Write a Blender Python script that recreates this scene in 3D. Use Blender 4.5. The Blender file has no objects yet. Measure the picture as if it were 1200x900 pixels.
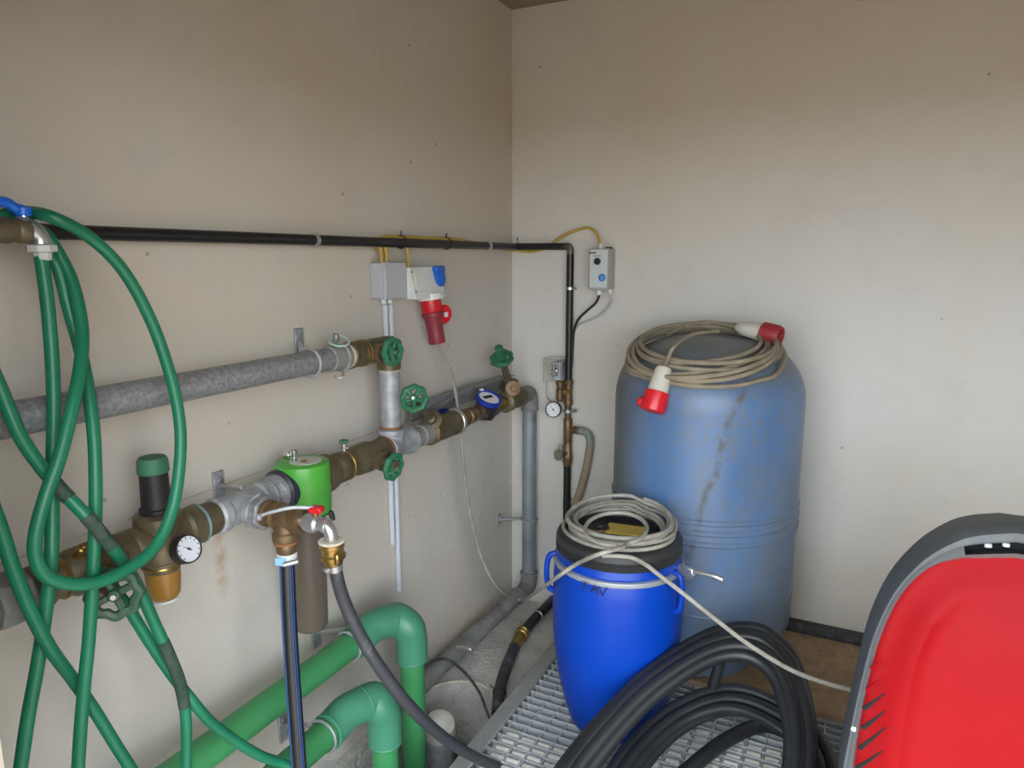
import bpy, math, random
from mathutils import Vector, Matrix
random.seed(7)
V = Vector
scene = bpy.context.scene
COL = scene.collection

# ------------------------------------------------------------------ camera
FPX = 830.0
YAW = math.radians(26.7)
PITCH = math.atan(150 / 830.0)
CAM = V((2.73 * math.tan(YAW), -2.73, 1.55))
cd = bpy.data.cameras.new('camera')
cam = bpy.data.objects.new('camera', cd)
COL.objects.link(cam)
cd.sensor_fit = 'HORIZONTAL'; cd.sensor_width = 36.0
cd.lens = 36.0 * FPX / 1200.0
cd.clip_start = 0.02
FWD = V((-math.sin(YAW) * math.cos(PITCH), math.cos(YAW) * math.cos(PITCH), -math.sin(PITCH)))
RIGHT = V((math.cos(YAW), math.sin(YAW), 0))
UP = RIGHT.cross(FWD)
cam.location = CAM
cam.rotation_euler = (math.pi / 2 - PITCH, 0, YAW)
scene.camera = cam

# ------------------------------------------------------------------ light
world = bpy.data.worlds.new('overcast_sky'); scene.world = world
world.use_nodes = True
bg = world.node_tree.nodes['Background']
bg.inputs[0].default_value = (0.86, 0.94, 1.0, 1)
bg.inputs[1].default_value = 8.3
pl = bpy.data.lights.new('door_daylight', 'AREA')      # samples the sky seen through the open door
pl.shape = 'RECTANGLE'; pl.size = 2.26; pl.size_y = 1.96
pl.cycles.is_portal = True
po = bpy.data.objects.new('door_daylight', pl); COL.objects.link(po)
po.location = (1.63, -2.52, .98); po.rotation_euler = (math.pi / 2, 0, math.pi)
vs = scene.view_settings
vs.view_transform = 'Standard'; vs.look = 'None'; vs.gamma = 1.0
vs.use_curve_mapping = False
vs.exposure = 0.0

# ------------------------------------------------------------------ survey helpers: where a sight line meets a real plane of the room
def ray(px, py): return FWD + RIGHT * ((px - 600) / FPX) - UP * ((py - 450) / FPX)
def X(px, py, x): d = ray(px, py); return CAM + d * ((x - CAM.x) / d.x)
def Y(px, py, y): d = ray(px, py); return CAM + d * ((y - CAM.y) / d.y)
def Z(px, py, z): d = ray(px, py); return CAM + d * ((z - CAM.z) / d.z)
def PLN(px, py, p0, n): d = ray(px, py); return CAM + d * ((p0 - CAM).dot(n) / d.dot(n))
def yat(px, x, z):      # y of the point of the line (x, *, z) that is seen at column px
    lo, hi = -2.6, 0.2
    for _ in range(50):
        m = (lo + hi) / 2
        v = V((x, m, z)) - CAM
        if 600 + FPX * v.dot(RIGHT) / v.dot(FWD) < px: lo = m
        else: hi = m
    return lo

def xat(px, y, z):      # x of the point of the line (*, y, z) seen at column px
    lo, hi = -.5, 2.5
    for _ in range(50):
        m = (lo + hi) / 2
        v = V((m, y, z)) - CAM
        if 600 + FPX * v.dot(RIGHT) / v.dot(FWD) < px: lo = m
        else: hi = m
    return lo
def on_cyl(px, py, c, r):   # where a sight line meets an upright cylinder
    d = ray(px, py); dx, dy = CAM.x - c[0], CAM.y - c[1]
    A_ = d.x ** 2 + d.y ** 2; B_ = 2 * (dx * d.x + dy * d.y); C_ = dx * dx + dy * dy - r * r
    return CAM + d * ((-B_ - math.sqrt(max(B_ * B_ - 4 * A_ * C_, 0))) / (2 * A_))
G = .13                 # height of the raised grating above the concrete

# ------------------------------------------------------------------ materials
def mat(name, col, rough=0.5, metal=0.0, col2=None, scale=20, bump=0.0, bscale=60, dirt=None, dscale=5, dthr=0.6, damount=0.8, spec=0.5, coat=0, alpha=None, trans=0):
    m = bpy.data.materials.new(name); m.use_nodes = True
    nt = m.node_tree; N = nt.nodes; L = nt.links
    b = N['Principled BSDF']
    b.inputs['Roughness'].default_value = rough
    b.inputs['Metallic'].default_value = metal
    b.inputs['Specular IOR Level'].default_value = spec
    b.inputs['Coat Weight'].default_value = coat
    b.inputs['Transmission Weight'].default_value = trans
    b.inputs['Base Color'].default_value = (*col, 1)
    tc = N.new('ShaderNodeTexCoord')
    out = None
    if col2:
        n = N.new('ShaderNodeTexNoise'); n.inputs['Scale'].default_value = scale; n.inputs['Detail'].default_value = 5
        L.new(tc.outputs['Object'], n.inputs['Vector'])
        r = N.new('ShaderNodeValToRGB'); r.color_ramp.elements[0].position = 0.35; r.color_ramp.elements[1].position = 0.68
        r.color_ramp.elements[0].color = (*col, 1); r.color_ramp.elements[1].color = (*col2, 1)
        L.new(n.outputs['Fac'], r.inputs['Fac']); out = r.outputs['Color']
    if dirt:
        n = N.new('ShaderNodeTexNoise'); n.inputs['Scale'].default_value = dscale; n.inputs['Detail'].default_value = 8; n.inputs['Roughness'].default_value = 0.65
        L.new(tc.outputs['Object'], n.inputs['Vector'])
        r = N.new('ShaderNodeValToRGB'); r.color_ramp.elements[0].position = dthr; r.color_ramp.elements[1].position = min(1, dthr + 0.15)
        r.color_ramp.elements[0].color = (0, 0, 0, 1); r.color_ramp.elements[1].color = (damount,) * 3 + (1,)
        L.new(n.outputs['Fac'], r.inputs['Fac'])
        mx = N.new('ShaderNodeMix'); mx.data_type = 'RGBA'
        L.new(r.outputs['Color'], mx.inputs['Factor'])
        if out: L.new(out, mx.inputs['A'])
        else: mx.inputs['A'].default_value = (*col, 1)
        mx.inputs['B'].default_value = (*dirt, 1)
        out = mx.outputs['Result']
    if out: L.new(out, b.inputs['Base Color'])
    if bump:
        n = N.new('ShaderNodeTexNoise'); n.inputs['Scale'].default_value = bscale; n.inputs['Detail'].default_value = 6
        L.new(tc.outputs['Object'], n.inputs['Vector'])
        bp = N.new('ShaderNodeBump'); bp.inputs['Strength'].default_value = bump; bp.inputs['Distance'].default_value = 0.01
        L.new(n.outputs['Fac'], bp.inputs['Height']); L.new(bp.outputs['Normal'], b.inputs['Normal'])
    return m

def s2l(r, g, b):
    f = lambda c: (c / 255 / 12.92) if c / 255 < .04045 else ((c / 255 + .055) / 1.055) ** 2.4
    return (f(r), f(g), f(b))

def plaster(name, base, side):
    m = bpy.data.materials.new(name); m.use_nodes = True
    nt = m.node_tree; N = nt.nodes; L = nt.links; b = N['Principled BSDF']
    b.inputs['Roughness'].default_value = 0.85; b.inputs['Specular IOR Level'].default_value = 0.25
    tc = N.new('ShaderNodeTexCoord')
    def noise(sc, det=6, rough=.55, vec=None):
        n = N.new('ShaderNodeTexNoise'); n.inputs['Scale'].default_value = sc; n.inputs['Detail'].default_value = det; n.inputs['Roughness'].default_value = rough
        L.new(vec or tc.outputs['Object'], n.inputs['Vector']); return n
    def ramp(sock, p0, p1, c0, c1):
        r = N.new('ShaderNodeValToRGB'); r.color_ramp.elements[0].position = p0; r.color_ramp.elements[1].position = p1
        r.color_ramp.elements[0].color = (*c0, 1); r.color_ramp.elements[1].color = (*c1, 1); L.new(sock, r.inputs['Fac']); return r.outputs['Color']
    def mix(f, a, bb):
        x = N.new('ShaderNodeMix'); x.data_type = 'RGBA'
        if isinstance(f, float): x.inputs['Factor'].default_value = f
        else: L.new(f, x.inputs['Factor'])
        for s, k in ((a, 'A'), (bb, 'B')):
            if isinstance(s, tuple): x.inputs[k].default_value = (*s, 1)
            else: L.new(s, x.inputs[k])
        return x.outputs['Result']
    W, K = (1, 1, 1), (0, 0, 0)
    d = tuple(c * .86 for c in base); w = (base[0] * .97, base[1] * .92, base[2] * .84)
    c = mix(ramp(noise(1.1, 4).outputs['Fac'], .38, .64, K, W), base, w)
    c = mix(ramp(noise(5, 8, .7).outputs['Fac'], .52, .78, K, (.7,) * 3), c, d)
    # small dark pits and specks
    vo = N.new('ShaderNodeTexVoronoi'); vo.inputs['Scale'].default_value = 7.0; L.new(tc.outputs['Object'], vo.inputs['Vector'])
    c = mix(ramp(vo.outputs['Distance'], .025, .045, (.7,) * 3, K), c, tuple(q * .35 for q in base))
    sx = N.new('ShaderNodeSeparateXYZ'); L.new(tc.outputs['Object'], sx.inputs[0])
    def band(sock, c0, hw, soft):
        s = N.new('ShaderNodeMath'); s.operation = 'SUBTRACT'; L.new(sock, s.inputs[0]); s.inputs[1].default_value = c0
        a = N.new('ShaderNodeMath'); a.operation = 'ABSOLUTE'; L.new(s.outputs[0], a.inputs[0])
        mr = N.new('ShaderNodeMapRange'); L.new(a.outputs[0], mr.inputs[0]); mr.inputs[1].default_value = hw; mr.inputs[2].default_value = hw + soft
        mr.inputs[3].default_value = 1; mr.inputs[4].default_value = 0; return mr.outputs[0]
    def mul(*ss):
        o = ss[0]
        for s in ss[1:]:
            q = N.new('ShaderNodeMath'); q.operation = 'MULTIPLY'; L.new(o, q.inputs[0])
            if isinstance(s, float): q.inputs[1].default_value = s
            else: L.new(s, q.inputs[1])
            o = q.outputs[0]
        return o
    if side == 'left':
        nz = noise(3, 6)
        # pencil-thin crack in the plaster
        ad = N.new('ShaderNodeMath'); ad.operation = 'MULTIPLY_ADD'; L.new(nz.outputs['Fac'], ad.inputs[0]); ad.inputs[1].default_value = .012; L.new(sx.outputs['Z'], ad.inputs[2])
        br = ramp(noise(9, 3).outputs['Fac'], .42, .52, K, W)
        c = mix(mul(band(ad.outputs[0], CRACK_Z + .006, .0009, .0012), br, band(sx.outputs['Y'], -1.5, .75, .1), .5), c, tuple(q * .3 for q in base))
        # rusty run below the cross fitting
        c = mix(mul(band(sx.outputs['Y'], RUST.y, .004, .02), band(sx.outputs['Z'], RUST.z, .05, .06), ramp(noise(30, 4).outputs['Fac'], .3, .6, K, W), .55), c, (.36, .17, .05))
        # grey scuffs near the corner
        c = mix(mul(band(sx.outputs['Y'], -.3, .08, .25), band(sx.outputs['Z'], .62, .05, .3), ramp(noise(14, 8, .8).outputs['Fac'], .5, .7, K, W), .35), c, tuple(q * .5 for q in base))
        # rough foot of the wall, patchy darker brown towards the floor
        c = mix(mul(band(sx.outputs['Z'], 0., .03, .22), ramp(noise(6, 8, .8).outputs['Fac'], .4, .65, K, W), .6), c, (base[0] * .62, base[1] * .55, base[2] * .47))
    L.new(c, b.inputs['Base Color'])
    n1 = noise(2.2, 8, .6); n2 = noise(45, 5)
    bp = N.new('ShaderNodeBump'); bp.inputs['Strength'].default_value = .35; bp.inputs['Distance'].default_value = .03; L.new(n1.outputs['Fac'], bp.inputs['Height'])
    b2 = N.new('ShaderNodeBump'); b2.inputs['Strength'].default_value = .12; b2.inputs['Distance'].default_value = .004
    L.new(n2.outputs['Fac'], b2.inputs['Height']); L.new(bp.outputs['Normal'], b2.inputs['Normal']); L.new(b2.outputs['Normal'], b.inputs['Normal'])
    return m

CRACK_Z = X(117, 620, 0).z
RUST = X(259, 655, 0)
M = {}
M['wall_l'] = plaster('plaster_left', (.60, .565, .52), 'left')
M['wall_r'] = plaster('plaster_right', (.66, .645, .62), 'right')
M['wall_old'] = mat('brownish_plaster', (.40, .34, .26), .9, col2=(.34, .29, .22), scale=3)
M['ceil'] = mat('ceiling_paint', (.30, .25, .17), .9, col2=(.25, .21, .14), scale=3)
M['concrete'] = mat('rough_concrete', (.46, .44, .41), .9, col2=(.62, .60, .56), scale=9, bump=1.0, bscale=55, dirt=(.30, .27, .23), dscale=7, dthr=.56, damount=.5)
M['pit'] = mat('pit_concrete', (.30, .29, .27), .9, col2=(.42, .41, .38), scale=12, bump=.5, bscale=40)
M['ground'] = mat('yard_ground', (.30, .22, .145), .95, col2=(.24, .175, .115), scale=2, bump=.4, bscale=20)
M['galv'] = mat('galvanised_steel', (.20, .205, .215), .5, .35, col2=(.34, .345, .355), scale=110, bump=.15, bscale=150, dirt=(.42, .42, .43), dscale=70, dthr=.55, damount=.6)
M['galv_light'] = mat('galvanised_bright', (.29, .30, .32), .5, .3, col2=(.44, .45, .48), scale=35, dirt=(.19, .185, .18), dscale=22, dthr=.54)
M['galv_blue'] = mat('galvanised_bluish', (.22, .245, .27), .5, .3, col2=(.33, .36, .39), scale=9, dirt=(.16, .15, .14), dscale=12, dthr=.55)
M['galv_dirty'] = mat('galvanised_dusty', (.19, .185, .18), .75, .1, col2=(.28, .275, .27), scale=14, dirt=(.13, .11, .09), dscale=8, dthr=.55)
M['steel'] = mat('zinc_steel', (.55, .55, .56), .32, .85, dirt=(.3, .28, .26), dscale=30, dthr=.6)
M['chrome'] = mat('chrome', (.8, .8, .8), .12, 1.0)
M['brass_dirty'] = mat('tarnished_brass', (.115, .092, .055), .48, .45, col2=(.185, .15, .085), scale=25, dirt=(.09, .075, .05), dscale=14, dthr=.52)
M['brass'] = mat('brass', (.42, .28, .09), .3, .85, col2=(.30, .19, .06), scale=30)
M['bronze'] = mat('brown_bronze', (.145, .088, .045), .45, .5, col2=(.215, .14, .075), scale=28, dirt=(.10, .07, .045), dscale=20, dthr=.55)
M['rust'] = mat('rusty_collar', (.22, .075, .025), .8, .1, col2=(.3, .13, .05), scale=40)
M['hemp'] = mat('thread_sealant', (.62, .58, .50), .85, col2=(.45, .36, .27), scale=50)
M['hose_green'] = mat('green_rubber_hose', (.007, .14, .068), .42, col2=(.010, .175, .088), scale=8, dirt=(.03, .07, .05), dscale=6, dthr=.68, damount=.6)
M['hose_tape'] = mat('dirty_hose_wrap', (.05, .075, .055), .8, col2=(.015, .05, .03), scale=45, bump=.5, bscale=60)
M['pp_green'] = mat('green_plastic_pipe', (.045, .245, .085), .42, col2=(.055, .275, .10), scale=6, dirt=(.2, .3, .2), dscale=9, dthr=.66, damount=.4)
M['pp_fit'] = mat('green_plastic_fitting', (.055, .225, .135), .40, col2=(.065, .255, .155), scale=6, dirt=(.2, .3, .24), dscale=9, dthr=.66, damount=.4)
M['filter_green'] = mat('bright_green_plastic', (.075, .36, .045), .35, dirt=(.2, .42, .16), dscale=14, dthr=.62, damount=.4)
M['wheel_green'] = mat('green_enamel', (.018, .135, .06), .5, col2=(.03, .17, .085), scale=30, dirt=(.05, .075, .05), dscale=30, dthr=.58)
M['wheel_dark'] = mat('dark_green_enamel', (.02, .075, .035), .55, col2=(.045, .09, .05), scale=30, dirt=(.06, .06, .045), dscale=30, dthr=.55)
M['cap_green'] = mat('dusty_green_cap', (.035, .16, .08), .6, dirt=(.13, .16, .12), dscale=14, dthr=.5)
M['black_pipe'] = mat('black_plastic_pipe', (.012, .012, .013), .38)
M['black'] = mat('black_plastic', (.015, .015, .017), .5, dirt=(.08, .08, .08), dscale=20, dthr=.62, damount=.5)
M['black_hose'] = mat('black_hose_rubber', (.016, .017, .02), .42, dirt=(.10, .10, .105), dscale=11, dthr=.60, damount=.5)
M['coil_hose'] = mat('black_polyethylene_hose', (.013, .014, .016), .42, col2=(.022, .023, .026), scale=5, dirt=(.075, .078, .085), dscale=16, dthr=.62, damount=.45)
M['dust_hose'] = mat('dusty_black_hose', (.035, .036, .042), .6, dirt=(.22, .22, .23), dscale=12, dthr=.56, damount=.6)
M['blue_line'] = mat('blue_stripe', (.03, .09, .30), .4)
M['purple'] = mat('dark_violet_ring', (.03, .026, .045), .45)
M['bowl'] = mat('smoky_filter_bowl', (.125, .10, .08), .3, col2=(.15, .12, .095), scale=4)
M['amber'] = mat('amber_cup', (.30, .15, .03), .3, dirt=(.22, .16, .07), dscale=10, dthr=.6)
M['white'] = mat('white_plastic', (.70, .72, .70), .4)
M['dial'] = mat('dial_white', (.75, .76, .78), .35)
M['dial_dirty'] = mat('dusty_dial', (.62, .63, .68), .4, dirt=(.3, .3, .32), dscale=60, dthr=.6)
M['ink'] = mat('dark_print', (.02, .02, .025), .6)
M['marker'] = mat('marker_pen', (.01, .012, .06), .6)
M['grey_box'] = mat('grey_plastic', (.46, .48, .51), .45)
M['cond'] = mat('pale_grey_conduit', (.55, .58, .63), .45)
M['box_side'] = mat('warm_grey_plastic', (.42, .42, .40), .5)
M['box_face'] = mat('pale_blue_grey_face', (.58, .63, .65), .4)
M['blue_p'] = mat('blue_plastic', (.01, .13, .62), .35)
M['red_p'] = mat('red_plastic', (.55, .012, .02), .35)
M['plum'] = mat('dark_red_plastic', (.24, .028, .045), .45)
M['red_b'] = mat('bright_red_plastic', (.62, .01, .02), .3)
M['cream'] = mat('cream_plastic', (.58, .56, .50), .45, dirt=(.3, .28, .24), dscale=25, dthr=.6)
M['cable'] = mat('pale_grey_cable', (.36, .34, .29), .5, col2=(.25, .235, .20), scale=30)
M['cable_tan'] = mat('tan_cable', (.30, .255, .185), .5, col2=(.21, .175, .13), scale=18)
M['yellow'] = mat('yellow_conduit', (.50, .34, .06), .5)
M['yellow_lbl'] = mat('yellow_label', (.62, .46, .08), .5, col2=(.55, .40, .07), scale=15)
M['beige_hose'] = mat('beige_hose', (.33, .26, .17), .5, col2=(.27, .21, .14), scale=15)
M['drum'] = mat('drum_blue', (.001, .042, .36), .36, dirt=(.03, .10, .38), dscale=5, dthr=.66, damount=.5, spec=.3, bump=.05, bscale=12)
M['lid'] = mat('black_lid', (.022, .022, .023), .5, dirt=(.10, .10, .10), dscale=12, dthr=.56, damount=.5)
M['band'] = mat('zinc_band', (.35, .37, .40), .45, .4, dirt=(.2, .2, .2), dscale=25, dthr=.6)
M['osb'] = mat('strand_board', (.40, .27, .16), .8, col2=(.28, .18, .10), scale=22, dirt=(.48, .35, .22), dscale=35, dthr=.55, bump=.2, bscale=40)
M['wood'] = mat('old_wood', (.33, .20, .09), .75, col2=(.22, .12, .05), scale=18)
M['rubber'] = mat('dark_rubber_strip', (.055, .057, .06), .85, dirt=(.13, .13, .13), dscale=40, dthr=.5)
M['frame'] = mat('grating_frame', (.26, .26, .25), .8, .1, dirt=(.40, .39, .36), dscale=12, dthr=.52, damount=.6)
M['grate'] = mat('grating_zinc', (.46, .48, .50), .5, .3, dirt=(.62, .62, .61), dscale=30, dthr=.55, damount=.6)
M['plug'] = mat('pale_cream', (.58, .56, .50), .85, col2=(.48, .46, .41), scale=30, bump=.3, bscale=60)  # mottled cream of the added grating cell pieces and the sump pipe cap
M['red_hood'] = mat('red_hood', (.26, .003, .006), .5, col2=(.30, .004, .007), scale=3, dirt=(.17, .018, .02), dscale=4.5, dthr=.56, damount=.6, spec=.10, bump=.03, bscale=6)
M['hood_grey'] = mat('dark_grey_trim', (.075, .083, .09), .55, dirt=(.13, .14, .15), dscale=9, dthr=.55, damount=.5)
M['hood_edge'] = mat('mid_grey_trim', (.15, .17, .185), .45, dirt=(.22, .24, .25), dscale=9, dthr=.55, damount=.5)
M['void'] = mat('matt_black_inside', (.008, .008, .009), .9)
M['clear'] = mat('clear_plastic', (.97, .98, .97), .03, trans=1.0, spec=.5)
M['clear'].node_tree.nodes['Principled BSDF'].inputs['IOR'].default_value = 1.12

def tank_mat():
    m = bpy.data.materials.new('worn_blue_paint'); m.use_nodes = True
    nt = m.node_tree; N = nt.nodes; L = nt.links; b = N['Principled BSDF']
    b.inputs['Roughness'].default_value = .38
    tc = N.new('ShaderNodeTexCoord'); sx = N.new('ShaderNodeSeparateXYZ'); L.new(tc.outputs['Object'], sx.inputs[0])
    def noise(sc, det=6, rough=.6, stretch=None):
        n = N.new('ShaderNodeTexNoise'); n.inputs['Scale'].default_value = sc; n.inputs['Detail'].default_value = det; n.inputs['Roughness'].default_value = rough
        v = tc.outputs['Object']
        if stretch:
            mp = N.new('ShaderNodeMapping'); mp.inputs['Scale'].default_value = stretch; L.new(v, mp.inputs[0]); v = mp.outputs[0]
        L.new(v, n.inputs['Vector']); return n.outputs['Fac']
    def rng(s, a, bb, c=0, d=1):
        r = N.new('ShaderNodeMapRange'); L.new(s, r.inputs[0]); r.inputs[1].default_value = a; r.inputs[2].default_value = bb; r.inputs[3].default_value = c; r.inputs[4].default_value = d; return r.outputs[0]
    def mul(a, bb):
        q = N.new('ShaderNodeMath'); q.operation = 'MULTIPLY'; L.new(a, q.inputs[0])
        if isinstance(bb, float): q.inputs[1].default_value = bb
        else: L.new(bb, q.inputs[1])
        return q.outputs[0]
    def mix(f, a, c):
        x = N.new('ShaderNodeMix'); x.data_type = 'RGBA'; L.new(f, x.inputs['Factor'])
        for s, k in ((a, 'A'), (c, 'B')):
            if isinstance(s, tuple): x.inputs[k].default_value = (*s, 1)
            else: L.new(s, x.inputs[k])
        return x.outputs['Result']
    c = mix(rng(noise(3, 5, .6, (1, 1, .35)), .35, .65), (.062, .145, .315), (.115, .205, .385))
    # settled dust on the top
    c = mix(mul(rng(sx.outputs['Z'], .96, 1.08), rng(noise(6), .3, .55, .6, 1.0)), c, (.125, .135, .13))
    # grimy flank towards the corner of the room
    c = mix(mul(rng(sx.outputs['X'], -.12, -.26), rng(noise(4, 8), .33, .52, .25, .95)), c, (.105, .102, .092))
    # grey spatter
    c = mix(mul(rng(noise(48, 5, .75), .50, .62), mul(rng(noise(3.6, 4), .40, .56), .8)), c, (.15, .155, .155))
    c = mix(mul(rng(noise(3.4, 7, .7, (1, 1, .45)), .46, .62), .7), c, (.165, .19, .215))
    # dark drip line down the front
    nx = noise(5, 5, .6, (1, 1, 1))
    ad = N.new('ShaderNodeMath'); ad.operation = 'MULTIPLY_ADD'; L.new(nx, ad.inputs[0]); ad.inputs[1].default_value = .11
    sl = N.new('ShaderNodeMath'); sl.operation = 'MULTIPLY_ADD'; L.new(sx.outputs['Z'], sl.inputs[0]); sl.inputs[1].default_value = -.25; L.new(sx.outputs['X'], sl.inputs[2]); L.new(sl.outputs[0], ad.inputs[2])
    sb = N.new('ShaderNodeMath'); sb.operation = 'SUBTRACT'; L.new(ad.outputs[0], sb.inputs[0]); sb.inputs[1].default_value = -.045
    ab = N.new('ShaderNodeMath'); ab.operation = 'ABSOLUTE'; L.new(sb.outputs[0], ab.inputs[0])
    fr = N.new('ShaderNodeMath'); fr.operation = 'LESS_THAN'; L.new(sx.outputs['Y'], fr.inputs[0]); fr.inputs[1].default_value = 0.
    c = mix(mul(mul(rng(ab.outputs[0], .002, .018, 1, 0), rng(noise(28, 6, .8), .40, .55)), mul(fr.outputs[0], .8)), c, (.085, .085, .08))
    L.new(c, b.inputs['Base Color'])
    n = noise(30, 5)
    bp = N.new('ShaderNodeBump'); bp.inputs['Strength'].default_value = .08; bp.inputs['Distance'].default_value = .01; L.new(n, bp.inputs['Height']); L.new(bp.outputs['Normal'], b.inputs['Normal'])
    return m
M['tank'] = tank_mat()

# ------------------------------------------------------------------ mesh builder
def basis(d):
    d = d.normalized()
    a = V((0, 0, 1)) if abs(d.z) < .9 else V((1, 0, 0))
    u = d.cross(a).normalized(); v = d.cross(u).normalized()
    return d, u, v

def smooth_path(pts, n=8, closed=False):
    pts = [V(p) for p in pts]
    if len(pts) < 3: return pts
    out = []
    m = len(pts)
    rg = range(m) if closed else range(m - 1)
    for i in rg:
        if closed: p0, p1, p2, p3 = pts[(i - 1) % m], pts[i], pts[(i + 1) % m], pts[(i + 2) % m]
        else: p0, p1, p2, p3 = pts[max(i - 1, 0)], pts[i], pts[i + 1], pts[min(i + 2, m - 1)]
        for k in range(n):
            t = k / n
            out.append(.5 * ((2 * p1) + (p2 - p0) * t + (2 * p0 - 5 * p1 + 4 * p2 - p3) * t * t + (3 * p1 - p0 - 3 * p2 + p3) * t ** 3))
    if not closed: out.append(pts[-1])
    return out

class MB:
    def __init__(s): s.v = []; s.f = []
    def add(s, vs, fs):
        o = len(s.v); s.v += [V(p) for p in vs]; s.f += [tuple(i + o for i in f) for f in fs]; return s
    def ring_strip(s, rings, cap0=True, cap1=True, closed=False):
        n = len(rings[0]); o = len(s.v)
        for r in rings: s.v += [V(p) for p in r]
        k = len(rings)
        for i in range(k if closed else k - 1):
            a = o + i * n; b = o + ((i + 1) % k) * n
            for j in range(n): s.f.append((a + j, a + (j + 1) % n, b + (j + 1) % n, b + j))
        if not closed:
            if cap0: s.f.append(tuple(o + j for j in reversed(range(n))))
            if cap1: s.f.append(tuple(o + (k - 1) * n + j for j in range(n)))
        return s
    def lathe(s, p, d, prof, seg=24, cap0=True, cap1=True, phase=0.0):
        d, u, v = basis(V(d)); p = V(p); rings = []
        for t, r in prof:
            c = p + d * t
            rings.append([c + (u * math.cos(phase + 2 * math.pi * j / seg) + v * math.sin(phase + 2 * math.pi * j / seg)) * max(r, 1e-4) for j in range(seg)])
        return s.ring_strip(rings, cap0, cap1)
    def cyl(s, a, b, r, r2=None, seg=20):
        a, b = V(a), V(b); L = (b - a).length; r2 = r if r2 is None else r2; e = min(.0025, r * .25, L * .3)
        return s.lathe(a, b - a, [(0, r - e), (e, r), (L - e, r2), (L, r2 - e)], seg)
    def hexnut(s, a, b, r, seg=6):
        a, b = V(a), V(b); L = (b - a).length; e = min(.003, L * .25)
        return s.lathe(a, b - a, [(0, r * .9), (e, r), (L - e, r), (L, r * .9)], seg, phase=.3)
    def tube(s, pts, r, seg=10, n=8, smooth=True, closed=False):
        P = smooth_path(pts, n, closed) if smooth else [V(p) for p in pts]
        Q = [P[0]]
        for p in P[1:]:
            if (p - Q[-1]).length > 1e-5: Q.append(p)
        P = Q
        k = len(P)
        T = []
        for i in range(k):
            a = P[i - 1] if (i > 0 or closed) else P[i]; b = P[(i + 1) % k] if (i < k - 1 or closed) else P[i]
            T.append((b - a).normalized())
        _, u, _ = basis(T[0]); rings = []
        for i in range(k):
            u = (u - T[i] * u.dot(T[i])).normalized(); w = T[i].cross(u)
            rr = r(i / (k - 1)) if callable(r) else r
            rings.append([P[i] + (u * math.cos(2 * math.pi * j / seg) + w * math.sin(2 * math.pi * j / seg)) * rr for j in range(seg)])
        return s.ring_strip(rings, closed=closed)
    def torus(s, c, d, R, r, seg=24, rs=8, lobe=0, lobes=8, ph=0):
        d, u, v = basis(V(d)); c = V(c); rings = []
        for i in range(seg):
            a = 2 * math.pi * i / seg; e = u * math.cos(a) + v * math.sin(a)
            RR = R * (1 + lobe * math.cos(lobes * a + ph))
            rings.append([c + e * (RR + r * math.cos(2 * math.pi * j / rs)) + d * (r * math.sin(2 * math.pi * j / rs)) for j in range(rs)])
        return s.ring_strip(rings, closed=True)
    def box(s, c, size, rot=None, bev=.004):
        c = V(c); h = V(size) / 2; bev = min(bev, h.x * .45, h.y * .45, h.z * .45)
        # chamfered box: 24 vertices
        vs = []; idx = {}
        for sx in (-1, 1):
            for sy in (-1, 1):
                for sz in (-1, 1):
                    for ax in range(3):
                        q = [sx * (h.x - bev), sy * (h.y - bev), sz * (h.z - bev)]
                        q[ax] = (sx, sy, sz)[ax] * (h.x, h.y, h.z)[ax]
                        idx[(sx, sy, sz, ax)] = len(vs); p = V(q)
                        vs.append(c + (rot @ p if rot else p))
        fs = []
        for ax in range(3):
            o = [a for a in range(3) if a != ax]
            for sg in (-1, 1):
                q = []
                for (a, b) in ((-1, -1), (1, -1), (1, 1), (-1, 1)):
                    k = [0, 0, 0]; k[ax] = sg; k[o[0]] = a; k[o[1]] = b; q.append(idx[(*k, ax)])
                fs.append(tuple(q))
        for ax in range(3):
            o = [a for a in range(3) if a != ax]
            for a in (-1, 1):
                for b in (-1, 1):
                    k0 = [0, 0, 0]; k1 = [0, 0, 0]; k0[ax] = -1; k1[ax] = 1
                    for k in (k0, k1): k[o[0]] = a; k[o[1]] = b
                    fs.append((idx[(*k0, o[0])], idx[(*k1, o[0])], idx[(*k1, o[1])], idx[(*k0, o[1])]))
        for sx in (-1, 1):
            for sy in (-1, 1):
                for sz in (-1, 1): fs.append(tuple(idx[(sx, sy, sz, a)] for a in range(3)))
        return s.add(vs, fs)
    def ball(s, c, r, seg=16, sc=(1, 1, 1)):
        c = V(c); rings = []
        for i in range(1, 9):
            a = -math.pi / 2 + math.pi * i / 9
            rings.append([c + V((r * math.cos(a) * math.cos(2 * math.pi * j / seg) * sc[0], r * math.cos(a) * math.sin(2 * math.pi * j / seg) * sc[1], r * math.sin(a) * sc[2])) for j in range(seg)])
        return s.ring_strip(rings)
    def mesh(s, name, m, origin=(0, 0, 0), angle=38):
        import bmesh
        me = bpy.data.meshes.new(name); o = V(origin)
        me.from_pydata([tuple(p - o) for p in s.v], [], s.f)
        bm = bmesh.new(); bm.from_mesh(me); bmesh.ops.recalc_face_normals(bm, faces=bm.faces); bm.to_mesh(me); bm.free()
        me.materials.append(M[m] if isinstance(m, str) else m)
        me.shade_smooth()
        try: me.set_sharp_from_angle(angle=math.radians(angle))
        except Exception: pass
        me.update()
        return me

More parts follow.
